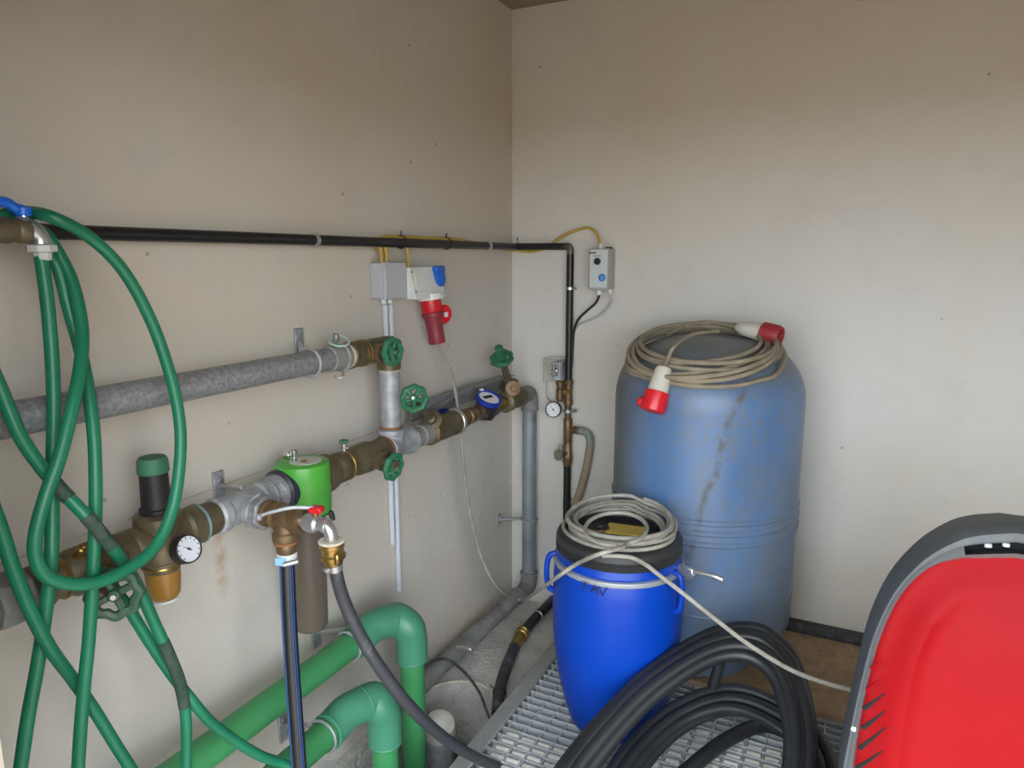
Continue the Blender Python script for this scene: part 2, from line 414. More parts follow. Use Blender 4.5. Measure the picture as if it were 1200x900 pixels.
def tag(o, label, cat, group=None, kind=None):
    o['label'] = label
    if cat: o['category'] = cat
    if group: o['group'] = group
    if kind: o['kind'] = kind
    return o
def thing(name, label, cat, loc, group=None):
    o = bpy.data.objects.new(name, None); o.empty_display_size = .05; COL.objects.link(o); o.location = V(loc)
    return tag(o, label, cat, group)
def world_loc(o):
    p = V(o.location)
    while o.parent: o = o.parent; p += V(o.location)
    return p
SPLIT = {'seam_ring', 'tee_bead', 'elbow_ring', 'wall_stud', 'top_plug', 'lower_gland', 'band_ring', 'upper_boss', 'screw'}
def islands(mb):
    par = list(range(len(mb.v)))
    def find(i):
        while par[i] != i: par[i] = par[par[i]]; i = par[i]
        return i
    for f in mb.f:
        for k in f[1:]: par[find(k)] = find(f[0])
    groups = {}
    for f in mb.f: groups.setdefault(find(f[0]), []).append(f)
    out = []
    for fs in groups.values():
        ids = sorted({k for f in fs for k in f}); mp = {k: n for n, k in enumerate(ids)}
        q = MB(); q.v = [mb.v[k] for k in ids]; q.f = [tuple(mp[k] for k in f) for f in fs]; out.append(q)
    return out
def part(name, mb, m, parent, kind=None, label=None):
    if name in SPLIT:
        isl = islands(mb)
        if len(isl) > 1:
            for q in isl[1:]:
                o = bpy.data.objects.new(name, q.mesh(name, m, world_loc(parent))); COL.objects.link(o); o.parent = parent
            mb = isl[0]
    o = bpy.data.objects.new(name, mb.mesh(name, m, world_loc(parent))); COL.objects.link(o); o.parent = parent
    if kind: o['kind'] = kind
    if label: o['label'] = label
    return o
def single(name, mb, m, label, cat, loc=None, group=None):
    loc = V(loc) if loc else V(mb.v[0])
    o = bpy.data.objects.new(name, mb.mesh(name, m, loc)); COL.objects.link(o); o.location = loc
    return tag(o, label, cat, group)
def struct(name, mb, m, label):
    o = bpy.data.objects.new(name, mb.mesh(name, m)); COL.objects.link(o); o['kind'] = 'structure'; o['label'] = label
    return o

# ------------------------------------------------------------------ room shell
CEIL = 2.52
YB = -2.34; XR = 3.3
DX0, DX1, DZ = .515, 2.75, 1.93          # open doorway behind the camera
struct('wall_left', MB().box((-.1, YB / 2, CEIL / 2 - .3), (.2, -YB + .4, CEIL + .6), bev=0.001), 'wall_l', 'stained greyish plaster wall behind the pipework')
struct('wall_right', MB().box((XR / 2, .1, CEIL / 2 - .3), (XR, .2, CEIL + .6), bev=.001), 'wall_r', 'pale plaster wall behind the blue tank')
struct('wall_side', MB().box((XR + .1, YB / 2, CEIL / 2 - .3), (.2, -YB + .4, CEIL + .6), bev=.001), 'wall_old', 'brownish plaster side wall')
mb = MB().box(((DX0 - .2) / 2, YB - .1, CEIL / 2), (DX0 + .2, .2, CEIL), bev=.001).box(((DX1 + XR + .2) / 2, YB - .1, CEIL / 2), (XR + .2 - DX1, .2, CEIL), bev=.001).box(((DX0 + DX1) / 2, YB - .1, (CEIL + DZ) / 2), (DX1 - DX0, .2, CEIL - DZ), bev=.001)
struct('wall_front', mb, 'wall_old', 'plaster wall around the open doorway')
struct('ceiling', MB().box((XR / 2, YB / 2, CEIL + .1), (XR + .4, -YB + .4, .2), bev=.001), 'ceil', 'brownish ceiling')
struct('ground', MB().box((XR / 2, YB - 15.2, -.15), (60, 30, .2), bev=.001), 'ground', 'bare earth yard outside the doorway')

# floor: rough concrete strip with a rounded sump beside the wall, recess under the grating
GX0, GX1, GY0, GY1 = .468, 2.1, -.02, -1.75       # grating
FX = .414                                       # outer edge of the grating frame
hole = []
cx, cy, rx, ry = .195, -.855, .155, .185
for i in range(25):
    a = math.pi * i / 24
    hole.append(V((cx + rx * math.cos(a), cy + ry * math.sin(a), 0)))
hole += [V((cx - rx, -1.5, 0)), V((cx + rx, -1.5, 0))]
mb = MB()
nh = len(hole)
outer = []
for p in hole:
    if p.y <= -1.49: outer.append(V((0 if p.x < cx else FX, GY1 - .01, 0)))
    else:
        a = math.atan2(max(0.0, (p.y - cy) / ry), (p.x - cx) / rx)
        if a < math.radians(28): outer.append(V((FX, cy + (0 - cy) * 0 + p.y - cy, 0)))
        elif a > math.pi - math.radians(28): outer.append(V((0, p.y, 0)))
        else: outer.append(V((FX * (1 - (a - math.radians(28)) / (math.pi - 2 * math.radians(28))), 0, 0)))
vs = hole + outer
fs = [(i, (i + 1) % nh, nh + (i + 1) % nh, nh + i) for i in range(nh)]
mb.add(vs, fs)
low = [V((p.x, p.y, -.5)) for p in hole]
mb.add(hole + low, [(i, (i + 1) % nh, nh + (i + 1) % nh, nh + i) for i in range(nh)])
mb.add(low, [tuple(range(nh))])
mb.box((XR / 2, (GY1 - .02 + YB - .2) / 2, -.06), (XR, -YB + .2 + GY1 - .02 + .04, .12), bev=.001)
mb.box(((GX1 + XR) / 2, GY1 / 2, -.06), (XR - GX1, -GY1, .12), bev=.001)
mb.box(((FX + GX1) / 2, GY1 / 2, -.06), (GX1 - FX, -GY1, .12), bev=.001)
struct('floor', mb, 'concrete', 'rough dusty concrete floor')
rim = MB().tube([p + V((0, 0, .001)) for p in hole[3:23]], .006, seg=6, n=3)
single('sump_rim', rim, 'hemp', 'pale curved rim of the round sump in the concrete', 'rim')

# ------------------------------------------------------------------ generic fittings
def handwheel(root, c, axis, R, m, spokes=5, lobe=.07, thick=.23):
    c = V(c); d, u, v = basis(V(axis))
    w = MB().torus(c, d, R * .86, R * thick, seg=40, rs=8, lobe=lobe, lobes=8)
    o = part('handwheel', w, m, root)
    for k in range(spokes):
        a = 2 * math.pi * k / spokes + .4
        e = u * math.cos(a) + v * math.sin(a)
        part('spoke', MB().tube([c - d * R * .12, c + e * R * .42 - d * R * .06, c + e * R * .84], R * .17, seg=8, n=3), m, o)
    part('hub', MB().lathe(c - d * R * .35, d, [(0, R * .2), (R * .1, R * .28), (R * .45, R * .28), (R * .55, R * .2)], 14), m, o)
    part('spindle_nut', MB().hexnut(c + d * R * .18, c + d * R * .38, R * .13), 'steel', o)
    return o

def gauge(root, c, d, R, name='pressure_gauge', rimm='steel', dial='dial', back=.03, ang=.6):
    c = V(c); d, u, v = basis(V(d))
    up = (V((0, 0, 1)) - d * d.z).normalized(); rt = up.cross(d).normalized()
    g = part(name, MB().lathe(c - d * back, d, [(0, R * .85), (back * .15, R * .97), (back * .85, R), (back, R * .97), (back + .001, R * .9), (back - .002, R * .88)], 28, cap1=False), rimm, root)
    part('dial', MB().lathe(c - d * .0035, d, [(0, R * .9), (.0015, R * .9)], 28), dial, g)
    t = MB()
    for k in range(11):
        a = math.radians(-135 + 27 * k); e = rt * math.sin(a) + up * math.cos(a)
        w = rt * math.cos(a) - up * math.sin(a)
        p = c - d * .0015
        t.add([p + e * R * .68 - w * R * .03, p + e * R * .68 + w * R * .03, p + e * R * .85 + w * R * .03, p + e * R * .85 - w * R * .03], [(0, 1, 2, 3)])
    part('scale_marks', t, 'ink', g)
    e = rt * math.sin(ang) + up * math.cos(ang); w = rt * math.cos(ang) - up * math.sin(ang); p = c - d * .0012
    part('needle', MB().add([p - e * R * .25 - w * R * .05, p - e * R * .25 + w * R * .05, p + e * R * .65, p - e * R * .25 - d * .001], [(0, 1, 2), (0, 3, 2), (1, 3, 2)]).lathe(p - d * .001, d, [(0, R * .1), (.0016, R * .1)], 10), 'ink', g)
    return g

def wall_bracket(name_label, py_plate, xs, group=None, hgt=.07, arm=None, ringc=None, ringr=.034, rdir=(0, 1, 0)):
    p = py_plate
    t = thing('pipe_clamp', name_label, 'clamp', (p.x, p.y, p.z), group)
    part('plate', MB().box((.004, p.y, p.z), (.008, .032, hgt), bev=.003), 'galv_light', t)
    part('bolt', MB().hexnut((.008, p.y, p.z + hgt * .2), (.016, p.y, p.z + hgt * .2), .008), 'steel', t)
    if arm: part('arm', MB().cyl((.006, p.y, p.z), arm, .0065, seg=10), 'steel', t)
    if ringc: part('ring', MB().torus(ringc, rdir, ringr + .004, .004, seg=28, rs=6), 'galv_light', t)
    return t

# ------------------------------------------------------------------ upper galvanised pipe with its valve
AX = .12
GZ = 1.284                                    # axis height of the upper pipe
MZ = .984                                     # axis height of the main run
R2 = .0302
yu = lambda px: yat(px, AX, GZ)
ym = lambda px: yat(px, AX, MZ)
t = thing('galvanised_pipe', 'thick horizontal galvanised pipe running along the plaster wall behind the green hose', 'pipe', (AX, yu(200), GZ - R2))
part('pipe', MB().lathe((AX, -2.33, GZ), (0, 1, 0), [(0, R2), (yu(386) + 2.33, R2)], 32), 'galv', t)
part('socket', MB().lathe((AX, yu(384), GZ), (0, 1, 0), [(0, .031), (.002, .034), (yu(404) - yu(384) - .002, .035), (yu(404) - yu(384), .033)], 32), 'galv_dirty', t)
part('sealant_ring', MB().torus((AX, yu(406), GZ), (0, 1, 0), .031, .0035), 'hemp', t)
# pear-shaped loop clamp on the socket
yc = yu(398)
t = thing('hanger_clamp', 'pale green painted clamp loop bolted on the galvanised pipe beside brass valve', 'clamp', (AX, yc, GZ + .03))
part('strap', MB().torus((AX, yc, GZ), (0, 1, 0), .0365, .0035, seg=28, rs=6), 'galv_light', t)
part('loop', MB().torus((AX, yc, GZ + .044), (.35, -.25, .9), .027, .0032, seg=28, rs=6), mat('pale_green_paint', (.36, .50, .44), .5), t)
part('bolt', MB().cyl((AX - .012, yc, GZ + .036), (AX - .005, yc - .004, GZ + .064), .0085, seg=12), 'steel', t)
part('hook', MB().tube([(AX + .012, yc - .004, GZ - .034), (AX + .02, yc - .012, GZ - .048), (AX + .012, yc - .026, GZ - .052), (AX + .008, yc - .03, GZ - .042)], .0035, seg=8), 'steel', t)
wall_bracket('zinc wall plate above the thick horizontal galvanised pipe', X(351, 400, .006), 351, arm=(AX - .02, yu(362), GZ + .02), ringc=(AX, yu(362), GZ))

YV = ym(459)                                   # y of the vertical galvanised riser
t = thing('gate_valve', 'tarnished brass angle valve with green handwheel on top of galvanised riser', 'valve', (AX, YV - .05, GZ - .04))
part('body', MB().lathe((AX, yu(406), GZ), (0, 1, 0), [(0, .033), (.004, .037), (.02, .037), (.026, .033), (.05, .035), (YV - yu(406), .036), (YV - yu(406) + .02, .030), (YV - yu(406) + .032, .012)], 28), 'brass_dirty', t)
part('outlet', MB().lathe((AX, YV, GZ - .062), (0, 0, 1), [(0, .034), (.012, .035), (.05, .034), (.07, .025)], 28), 'brass_dirty', t)
part('band_ring', MB().torus((AX, yu(421), GZ), (0, 1, 0), .036, .0022).torus((AX, yu(425), GZ), (0, 1, 0), .036, .0022), 'brass', t)
wv = X(460, 412, AX + .085)
part('bonnet', MB().lathe((AX + .01, wv.y, GZ), (1, 0, 0), [(0, .026), (.03, .024), (.032, .026), (.045, .026), (.047, .014), (.07, .012)], 18), 'bronze', t)
handwheel(t, wv, (1, -.1, 0), .038, 'wheel_green')

t = thing('riser_pipe', 'short vertical galvanised riser below the angle valve', 'pipe', (AX, YV, MZ + .04))
part('pipe', MB().lathe((AX, YV, MZ + .055), (0, 0, 1), [(0, R2), (GZ - .062 - MZ - .055, R2)], 28), 'galv_light', t)
part('rust_collar', MB().torus((AX, YV, MZ + .062), (0, 0, 1), .0305, .0035), 'rust', t)
part('sealant_ring', MB().torus((AX, YV, GZ - .066), (0, 0, 1), .0305, .003), 'hemp', t)

# ------------------------------------------------------------------ main run, part by part along the wall
def run(root, name, m, px0, px1, prof, seg=28):
    y0, y1 = ym(px0), ym(px1); L = y1 - y0
    return part(name, MB().lathe((AX, y0, MZ), (0, 1, 0), [(a * L, r) for a, r in prof], seg), m, root)

t = thing('pipe_union', 'dusty grey union at the near end of the brass valve run', 'union', (AX, ym(8), MZ - .05))
part('pipe', MB().lathe((AX, -2.33, MZ), (0, 1, 0), [(0, R2), (2.33 + ym(5), R2)], 24), 'galv_dirty', t)
run(t, 'nut', 'galv_dirty', -12, 30, [(0, .044), (.1, .049), (.9, .049), (1, .042)], 8)

t = thing('gate_valve', 'tarnished brass gate valve with dark green handwheel behind the green hose', 'valve', (AX, ym(90), MZ - .05))
run(t, 'body', 'brass_dirty', 28, 152, [(0, .034), (.03, .040), (.18, .040), (.2, .034), (.36, .037), (.42, .044), (.66, .045), (.72, .036), (.84, .036), (.86, .041), (.98, .041), (1, .036)])
run(t, 'band_ring', 'brass', 66, 74, [(0, .035), (.3, .0395), (.7, .0395), (1, .035)])
part('test_plug', MB().cyl((AX + .01, ym(86), MZ + .03), (AX + .035, ym(88), MZ + .055), .010, seg=14).cyl((AX + .035, ym(88), MZ + .055), (AX + .04, ym(88), MZ + .06), .006, seg=12), 'brass', t)
wc = X(134, 697, .225)
bd = V((AX, ym(104), MZ - .005)); wd = (wc - bd).normalized()
part('bonnet', MB().lathe(bd, wd, [(0, .03), (.045, .026), (.047, .030), (.06, .030), (.062, .014), ((wc - bd).length, .011)], 18), 'bronze', t)
handwheel(t, wc, (wd + V((.6, -1.2, .35))).normalized(), .043, 'wheel_dark', spokes=4)

t = thing('pressure_reducer', 'brass pressure reducer with black spring housing, green cap and amber cup', 'valve', (AX, ym(186), MZ - .15))
yr = ym(187)
run(t, 'body', 'brass_dirty', 148, 216, [(0, .034), (.06, .040), (.2, .041), (.3, .036), (.5, .046), (.72, .044), (.85, .036), (1, .034)])
part('neck', MB().lathe((AX, yr, MZ - .066), (0, 0, 1), [(0, .034), (.008, .037), (.02, .037), (.026, .044), (.06, .046), (.092, .043), (.10, .046), (.118, .046), (.124, .036)], 28), 'brass_dirty', t)
part('spring_housing', MB().lathe((AX, yr, MZ + .055), (0, 0, 1), [(0, .030), (.004, .033), (.012, .033), (.014, .0285), (.09, .0265)], 28), 'black', t)
part('cap', MB().lathe((AX, yr, MZ + .14), (0, 0, 1), [(0, .028), (.002, .030), (.026, .029), (.032, .025), (.0325, .0)], 28), 'cap_green', t)
part('cup', MB().lathe((AX, yr, MZ - .13), (0, 0, 1), [(0, .018), (.002, .024), (.012, .031), (.05, .034), (.066, .033)], 28), 'amber', t)
part('cup_ring', MB().torus((AX, yr, MZ - .055), (0, 0, 1), .035, .004), 'brass', t)
part('drain_ring', MB().torus((AX, yr, MZ - .132), (0, 0, 1), .022, .003), 'white', t)
gp = X(222, 643, .205)
gd = (CAM - gp).normalized() + V((.15, .55, -.05))
gauge(t, gp, gd, .029, rimm='black', dial='dial_dirty', back=.028, ang=-.9)
part('gauge_stem', MB().cyl(V((AX + .02, gp.y + .02, MZ - .02)), gp - gd.normalized() * .02, .008, seg=12), 'brass_dirty', t)

t = thing('brass_union', 'verdigris streaked brass union between pressure gauge and galvanised cross', 'union', (AX, ym(234), MZ - .04))
run(t, 'body', 'brass_dirty', 212, 252, [(0, .033), (.1, .041), (.45, .043), (.5, .038), (.9, .037), (1, .034)], 28)
run(t, 'verdigris', mat('verdigris', (.14, .25, .26), .8, col2=(.2, .3, .33), scale=40, dirt=(.15, .12, .07), dscale=40, dthr=.5), 228, 236, [(0, .034), (.2, .0432), (.5, .0438), (1, .034)])

yx = ym(281)
t = thing('cross_fitting', 'galvanised cross fitting with a branch towards the room', 'fitting', (AX, yx, MZ - .04))
run(t, 'body', 'galv_light', 250, 312, [(0, .034), (.04, .041), (.16, .041), (.2, .036), (.8, .036), (.84, .041), (.97, .041), (1, .034)])
part('branch', MB().lathe((AX, yx, MZ), (1, -.02, 0), [(0, .034), (.048, .034), (.05, .040), (.062, .040), (.064, .034)], 28), 'galv_light', t)
part('hex_bush', MB().hexnut((AX + .06, yx, MZ), (AX + .085, yx, MZ), .041), 'galv', t)
wall_bracket('zinc wall plate above the galvanised cross fitting', X(257, 569, .006), 257, arm=(AX - .01, ym(290), MZ + .036), ringc=(AX, ym(316), MZ), ringr=.036)

t = thing('brass_branch', 'brown bronze tee carrying red handled ball valve in front of green filter', 'fitting', (AX + .1, yx, MZ - .06))
bx0 = V((AX + .08, yx, MZ)); bz = V((1, -.02, 0))
tx = xat(335, yx, MZ)                                     # x of the tee above the striped pipe
part('nipple', MB().lathe(bx0, bz, [(0, .030), (.012, .030), (.014, .025), (.03, .025), (.032, .029), (.045, .029), (.047, .026), (tx - AX - .055, .026), (tx - AX - .05, .030), (tx - AX - .03, .030)], 24), 'bronze', t)
part('bright_ring', MB().torus(bx0 + bz * .038, bz, .0285, .003), 'brass', t)
tc = V((tx, yx - .004, MZ))
part('tee', MB().lathe(tc - V((.035, 0, 0)), (1, 0, 0), [(0, .024), (.035, .026), (.06, .024), (.072, .02)], 24).lathe(tc, (0, 0, -1), [(0, .024), (.03, .025), (.034, .029), (.05, .029), (.052, .023), (.06, .023)], 24), 'bronze', t)
part('rust_ring', MB().torus(tc - V((0, 0, .056)), (0, 0, 1), .024, .0035), 'rust', t)
part('lower_nipple', MB().lathe(tc - V((0, 0, .082)), (0, 0, 1), [(0, .019), (.004, .022), (.02, .022), (.024, .02)], 24), 'bronze', t)
bv = V((.372, yx + .004, MZ - .002))
part('ball_valve', MB().hexnut(tc + V((.034, 0, 0)), tc + V((.048, 0, 0)), .019).lathe(tc + V((.046, .002, 0)), (1, .03, 0), [(0, .013), (.012, .013), (.016, .02), (.03, .022), (.045, .02), (.05, .014), (.062, .014), (.064, .017), (.072, .017)], 18), 'steel', t)
hub = V((xat(371, yx, MZ + .02), tc.y, MZ + .018))
part('valve_stem', MB().cyl(hub, hub + V((0, 0, .022)), .007, seg=12), 'brass', t)
part('red_grip', MB().box(hub + V((.004, 0, .016)), (.030, .024, .014), Matrix.Rotation(.3, 3, 'Z'), .005), 'red_p', t, label='red lever hub')
part('lever', MB().tube([hub + V((.0, -.004, .02)), hub + V((-.03, -.035, .026)), hub + V((-.06, -.075, .022)), hub + V((-.068, -.086, .018))], .0042, seg=8, n=4).ball(hub + V((-.070, -.089, .016)), .0075), 'galv_light', t)
el = V((xat(388, yx, MZ - .02) - .032, tc.y + .004, MZ))
part('elbow', MB().tube([el, el + V((.018, 0, .0)), el + V((.03, 0, -.012)), el + V((.032, 0, -.036))], .014, seg=14, n=5), 'steel', t)
cpl = el + V((.032, 0, -.034))
part('coupling', MB().lathe(cpl, (.05, .02, -1), [(0, .022), (.003, .027), (.012, .027), (.014, .024), (.026, .024), (.030, .028), (.036, .028), (.038, .022), (.05, .02)], 22), 'brass', t)
for s in (-1, 1):
    part('claw', MB().box(cpl + V((.025 * s, -.012 * s, -.03)), (.012, .014, .026), None, .003), 'brass', t)
part('collar', MB().cyl(cpl + V((0, 0, -.002)), cpl + V((0, 0, .004)), .028, seg=20), 'hemp', t)

# black hose with hose clip, sagging to the floor
hs = cpl + V((.003, .001, -.048))
b = (hs, X(401, 698, hs.x + .004), X(418, 737, hs.x + .03), X(447, 785, hs.x + .07), X(488, 836, .50), X(540, 878, .52), X(596, 903, .55), Z(660, 915, G + .02), Z(760, 960, G + .016))
t = thing('water_hose', 'dusty black rubber hose hanging from brass claw coupling', 'hose', b[-1])
part('hose', MB().tube(b, .0145, seg=12, n=10), 'dust_hose', t)
part('hose_clip', MB().lathe(hs + V((.0, 0, -.002)), (b[1] - hs), [(0, .0165), (.001, .0175), (.014, .0175), (.015, .0165)], 18).cyl(hs + V((-.014, -.014, -.012)), hs + V((.002, -.022, -.009)), .0055, seg=10), 'steel', t)

# striped black pipe going down
p0 = tc - V((0, 0, .08)); p1 = X(351, 905, .32)
t = thing('striped_water_pipe', 'vertical black plastic pipe with blue stripes below bronze tee', 'pipe', (p1.x, p1.y, .3))
pth = [p0, p0 * .66 + p1 * .34 + V((-.004, 0, 0)), p0 * .33 + p1 * .67 + V((-.003, 0, 0)), p1, p1 + (p1 - p0) * .35, V((p1.x + .02, p1.y, .03))]
part('pipe', MB().tube(pth, .0168, seg=18, n=8), 'black_pipe', t)
P = smooth_path(pth, 8)
for k, ang in enumerate((-62, -48, 30, 46)):
    a = math.radians(ang - 52); e = V((math.cos(a), math.sin(a), 0)) * .0163
    part('blue_stripe', MB().tube([q + e for q in P], .0011, seg=6, smooth=False), 'blue_line', t)
part('clip', MB().lathe(p0 + V((0, 0, -.026)), (0, 0, 1), [(0, .0205), (.002, .0225), (.022, .0225), (.024, .02)], 20), 'white', t)
part('blue_tag', MB().box(p0 + V((.004, -.0225, -.014)), (.026, .004, .018), Matrix.Rotation(.45, 3, 'Z'), .001), mat('pale_blue_tag', (.25, .48, .65), .5), t)
part('clip_screw', MB().cyl(p0 + V((.015, -.026, -.018)), p0 + V((.04, -.006, -.012)), .0055, seg=10), 'steel', t)

# filter
yf = ym(351); fx = AX + .012
t = thing('water_filter', 'water filter with bright green round head and long smoky bowl', 'filter', (fx, yf, .58))
run(t, 'inlet_flange', 'galv', 310, 330, [(0, .036), (.1, .043), (.35, .043), (.4, .037), (.55, .045), (.9, .047), (1, .043)])
run(t, 'violet_ring', 'purple', 324, 340, [(0, .046), (.15, .053), (.85, .055), (1, .05)])
zt = X(350, 545, fx).z
head_t = MZ + .060; head_b = MZ - .075
part('head', MB().lathe((fx, yf, head_b), (0, 0, 1), [(0, .055), (.004, .066), (.012, .0685), (head_t - head_b - .012, .0685), (head_t - head_b - .003, .066), (head_t - head_b, .061), (head_t - head_b + .001, .03)], 40), 'filter_green', t)
part('top_label', MB().lathe((fx + .008, yf + .004, head_t + .0006), (0, 0, 1), [(0, .04), (.0012, .039)], 32), mat('pale_label', (.52, .53, .46), .6, dirt=(.3, .3, .25), dscale=40, dthr=.6), t)
part('bleed_nozzle', MB().lathe((fx - .012, yf - .014, head_t), (0, 0, 1), [(0, .009), (.006, .009), (.008, .006), (.018, .006), (.02, .0085), (.03, .0085), (.032, .006)], 14).lathe((fx - .034, yf - .02, head_t + .016), (.95, .2, .1), [(0, .011), (.012, .011), (.013, .006), (.024, .006)], 14), 'chrome', t)
part('plug_screw', MB().cyl((fx + .012, yf - .006, head_t), (fx + .012, yf - .006, head_t + .006), .008, seg=12), 'brass', t)
zb = .592
part('bowl', MB().lathe((fx, yf, zb), (0, 0, 1), [(0, .034), (.004, .041), (.012, .0445), (.30, .0505), (head_b - zb, .053)], 36), 'bowl', t)
part('collar', MB().torus((fx, yf, head_b + .002), (0, 0, 1), .062, .004), 'black', t)
part('drain_tap', MB().tube([(fx + .052, yf + .02, head_b + .004), (fx + .064, yf + .025, head_b + .0), (fx + .067, yf + .027, head_b - .018)], .007, seg=10), 'black', t)
run(t, 'outlet_flange', 'brass_dirty', 372, 392, [(0, .05), (.3, .053), (.6, .05), (.65, .038), (1, .036)])

# check valve and lower gate valve
t = thing('gate_valve', 'brass valve with green handwheel between the filter and galvanised tee', 'valve', (AX, ym(420), MZ - .05))
run(t, 'body', 'brass_dirty', 390, 452, [(0, .036), (.05, .042), (.18, .042), (.22, .036), (.36, .036), (.40, .042), (.62, .045), (.72, .038), (.9, .038), (.93, .041), (1, .036)])
run(t, 'band_ring', 'brass', 402, 406, [(0, .036), (.3, .0425), (.7, .0425), (1, .036)])
run(t, 'sealant_ring', 'rust', 448, 453, [(0, .034), (.3, .0405), (.7, .0405), (1, .034)])
part('drain_cock', MB().cyl((AX, ym(404), MZ + .036), (AX, ym(404), MZ + .062), .0065, seg=12).cyl((AX, ym(404), MZ + .05), (AX + .014, ym(404), MZ + .05), .004, seg=10), 'steel', t)
part('drain_grip', MB().lathe((AX, ym(404), MZ + .062), (0, 0, 1), [(0, .006), (.004, .013), (.008, .013), (.01, .01)], 16), 'cap_green', t)
wv = X(461, 547, AX + .095); yb = wv.y
part('bonnet', MB().lathe((AX + .02, yb, MZ), (1, 0, -.12), [(0, .028), (.03, .024), (.032, .028), (.045, .028), (.047, .014), (.09, .012)], 18), 'brass_dirty', t)
handwheel(t, wv, (1, -.05, -.12), .038, 'wheel_green', lobe=.07)

t = thing('tee_fitting', 'galvanised tee joining the riser to the main run', 'fitting', (AX, YV, MZ - .04))
run(t, 'body', 'galv_light', 450, 482, [(0, .036), (.06, .043), (.2, .043), (.26, .037), (.74, .037), (.8, .043), (.94, .043), (1, .036)])
part('neck', MB().lathe((AX, YV, MZ), (0, 0, 1), [(0, .037), (.04, .037), (.043, .042), (.056, .042), (.058, .036)], 28), 'galv_light', t)

t = thing('pipe_nipple', 'dusty galvanised nipple between tee and brass valve', 'pipe', (AX, ym(490), MZ - .04))
run(t, 'pipe', 'galv_dirty', 480, 502, [(0, R2), (.5, R2), (.52, .034), (1, .035)])
run(t, 'sealant_ring', 'hemp', 481, 484, [(0, R2), (.5, .034), (1, R2)])

# valve in front of the meter, stem pointing up
t = thing('gate_valve', 'tarnished brass valve with upward tilted green handwheel before the water meter', 'valve', (AX, ym(515), MZ - .05))
run(t, 'body', 'brass_dirty', 500, 534, [(0, .034), (.06, .044), (.18, .044), (.22, .036), (.4, .042), (.66, .042), (.72, .036), (.82, .043), (.96, .043), (1, .036)])
run(t, 'bright_ring', 'brass', 501, 504, [(0, .034), (.3, .0445), (.7, .0445), (1, .034)])
run(t, 'lock_ring', 'steel', 530, 536, [(0, .034), (.3, .046), (.7, .046), (1, .034)])
b0 = V((AX, ym(512), MZ + .01)); wv = X(485, 467, AX + .06); dv = wv - b0
part('bonnet', MB().lathe(b0, dv, [(0, .034), (.03, .032), (.05, .034), (.062, .034), (.066, .018), (.085, .018), (.09, .011), (dv.length, .010)], 18), 'brass_dirty', t)
handwheel(t, wv, dv.normalized() * .8 + V((.35, -.5, .0)), .040, 'wheel_green', lobe=.07)

# meter holder and water meter
bz0 = MZ
t = thing('meter_bracket', 'grey sheet steel meter holder fixed to the wall behind the water meter', 'bracket', (.02, ym(560), MZ))
yA, yB = ym(502), ym(609)
yM = ym(568)
part('back_plate', MB().box((.05, (yA + yB) / 2, MZ + .055), (.004, yB - yA, .06), bev=.0015), 'galv', t)
part('top_flange', MB().box((.075, (yM + yB) / 2, MZ + .085), (.05, yB - yM, .003), bev=.001), 'galv', t)
part('side_web', MB().add([(.05, yA, MZ + .04), (.05, yM, MZ + .09), (.09, yM, MZ + .09), (.06, yA, MZ + .04), (.05, yA, MZ + .038), (.05, yM, MZ + .087), (.09, yM, MZ + .087), (.06, yA, MZ + .038)], [(0, 1, 2, 3), (7, 6, 5, 4), (0, 4, 5, 1), (1, 5, 6, 2), (2, 6, 7, 3), (3, 7, 4, 0)]), 'galv', t)
part('wall_stud', MB().cyl((0, ym(540), MZ + .05), (.05, ym(540), MZ + .05), .006, seg=10).cyl((0, ym(590), MZ + .05), (.05, ym(590), MZ + .05), .006, seg=10), 'steel', t)
part('bolt', MB().hexnut((.052, ym(551), MZ + .06), (.064, ym(551), MZ + .06), .010), 'bronze', t)

t = thing('water_meter', 'blue ringed water meter with glass face in the brass pipe run', 'meter', (AX, yM, MZ - .04))
run(t, 'inlet', 'bronze', 536, 562, [(0, .03), (.1, .034), (.22, .034), (.26, .024), (.4, .024), (.42, .029), (.58, .029), (.6, .024), (.7, .027), (.86, .027), (.9, .02), (1, .02)])
run(t, 'inlet_ring', 'brass', 550, 556, [(0, .024), (.2, .0285), (.8, .0285), (1, .024)])
run(t, 'body', 'brass_dirty', 560, 582, [(0, .022), (.2, .036), (.8, .036), (1, .022)])
md = V((.40, -.12, .85)).normalized()
mc = V((AX, yM, MZ + .002))
part('housing', MB().lathe(mc - md * .012 + V((0, 0, -.012)), md, [(0, .032), (.004, .042), (.05, .042), (.054, .040)], 8), 'black', t)
part('blue_ring', MB().lathe(mc + md * .038, md, [(0, .042), (.002, .050), (.018, .050), (.021, .046), (.018, .040), (.014, .038)], 32, cap1=False), mat('meter_blue', (.012, .035, .30), .35), t, label='blue plastic ring')
part('face', MB().lathe(mc + md * .050, md, [(0, .040), (.003, .040)], 28), 'dial', t)
uu = md.cross(V((0, 0, 1))).normalized(); ww = uu.cross(md)
fcn = mc + md * .0538
part('counter_window', MB().box(fcn + ww * .006, (.044, .001, .016), Matrix((uu, -md, ww)).transposed(), .0003), 'ink', t)
part('lid_hinge', MB().box(mc + md * .058 + ww * .046, (.02, .008, .01), Matrix((uu, -md, ww)).transposed(), .002), 'white', t)
run(t, 'outlet', 'brass', 580, 592, [(0, .022), (.15, .030), (.5, .031), (.55, .027), (.95, .027), (1, .02)])
fl_ = X(522, 488, .075)
part('open_lid', MB().lathe(fl_, (.5, -.35, .8), [(0, .028), (.003, .031), (.009, .031), (.011, .026)], 22), mat('meter_blue_far', (.012, .03, .22), .4), t)

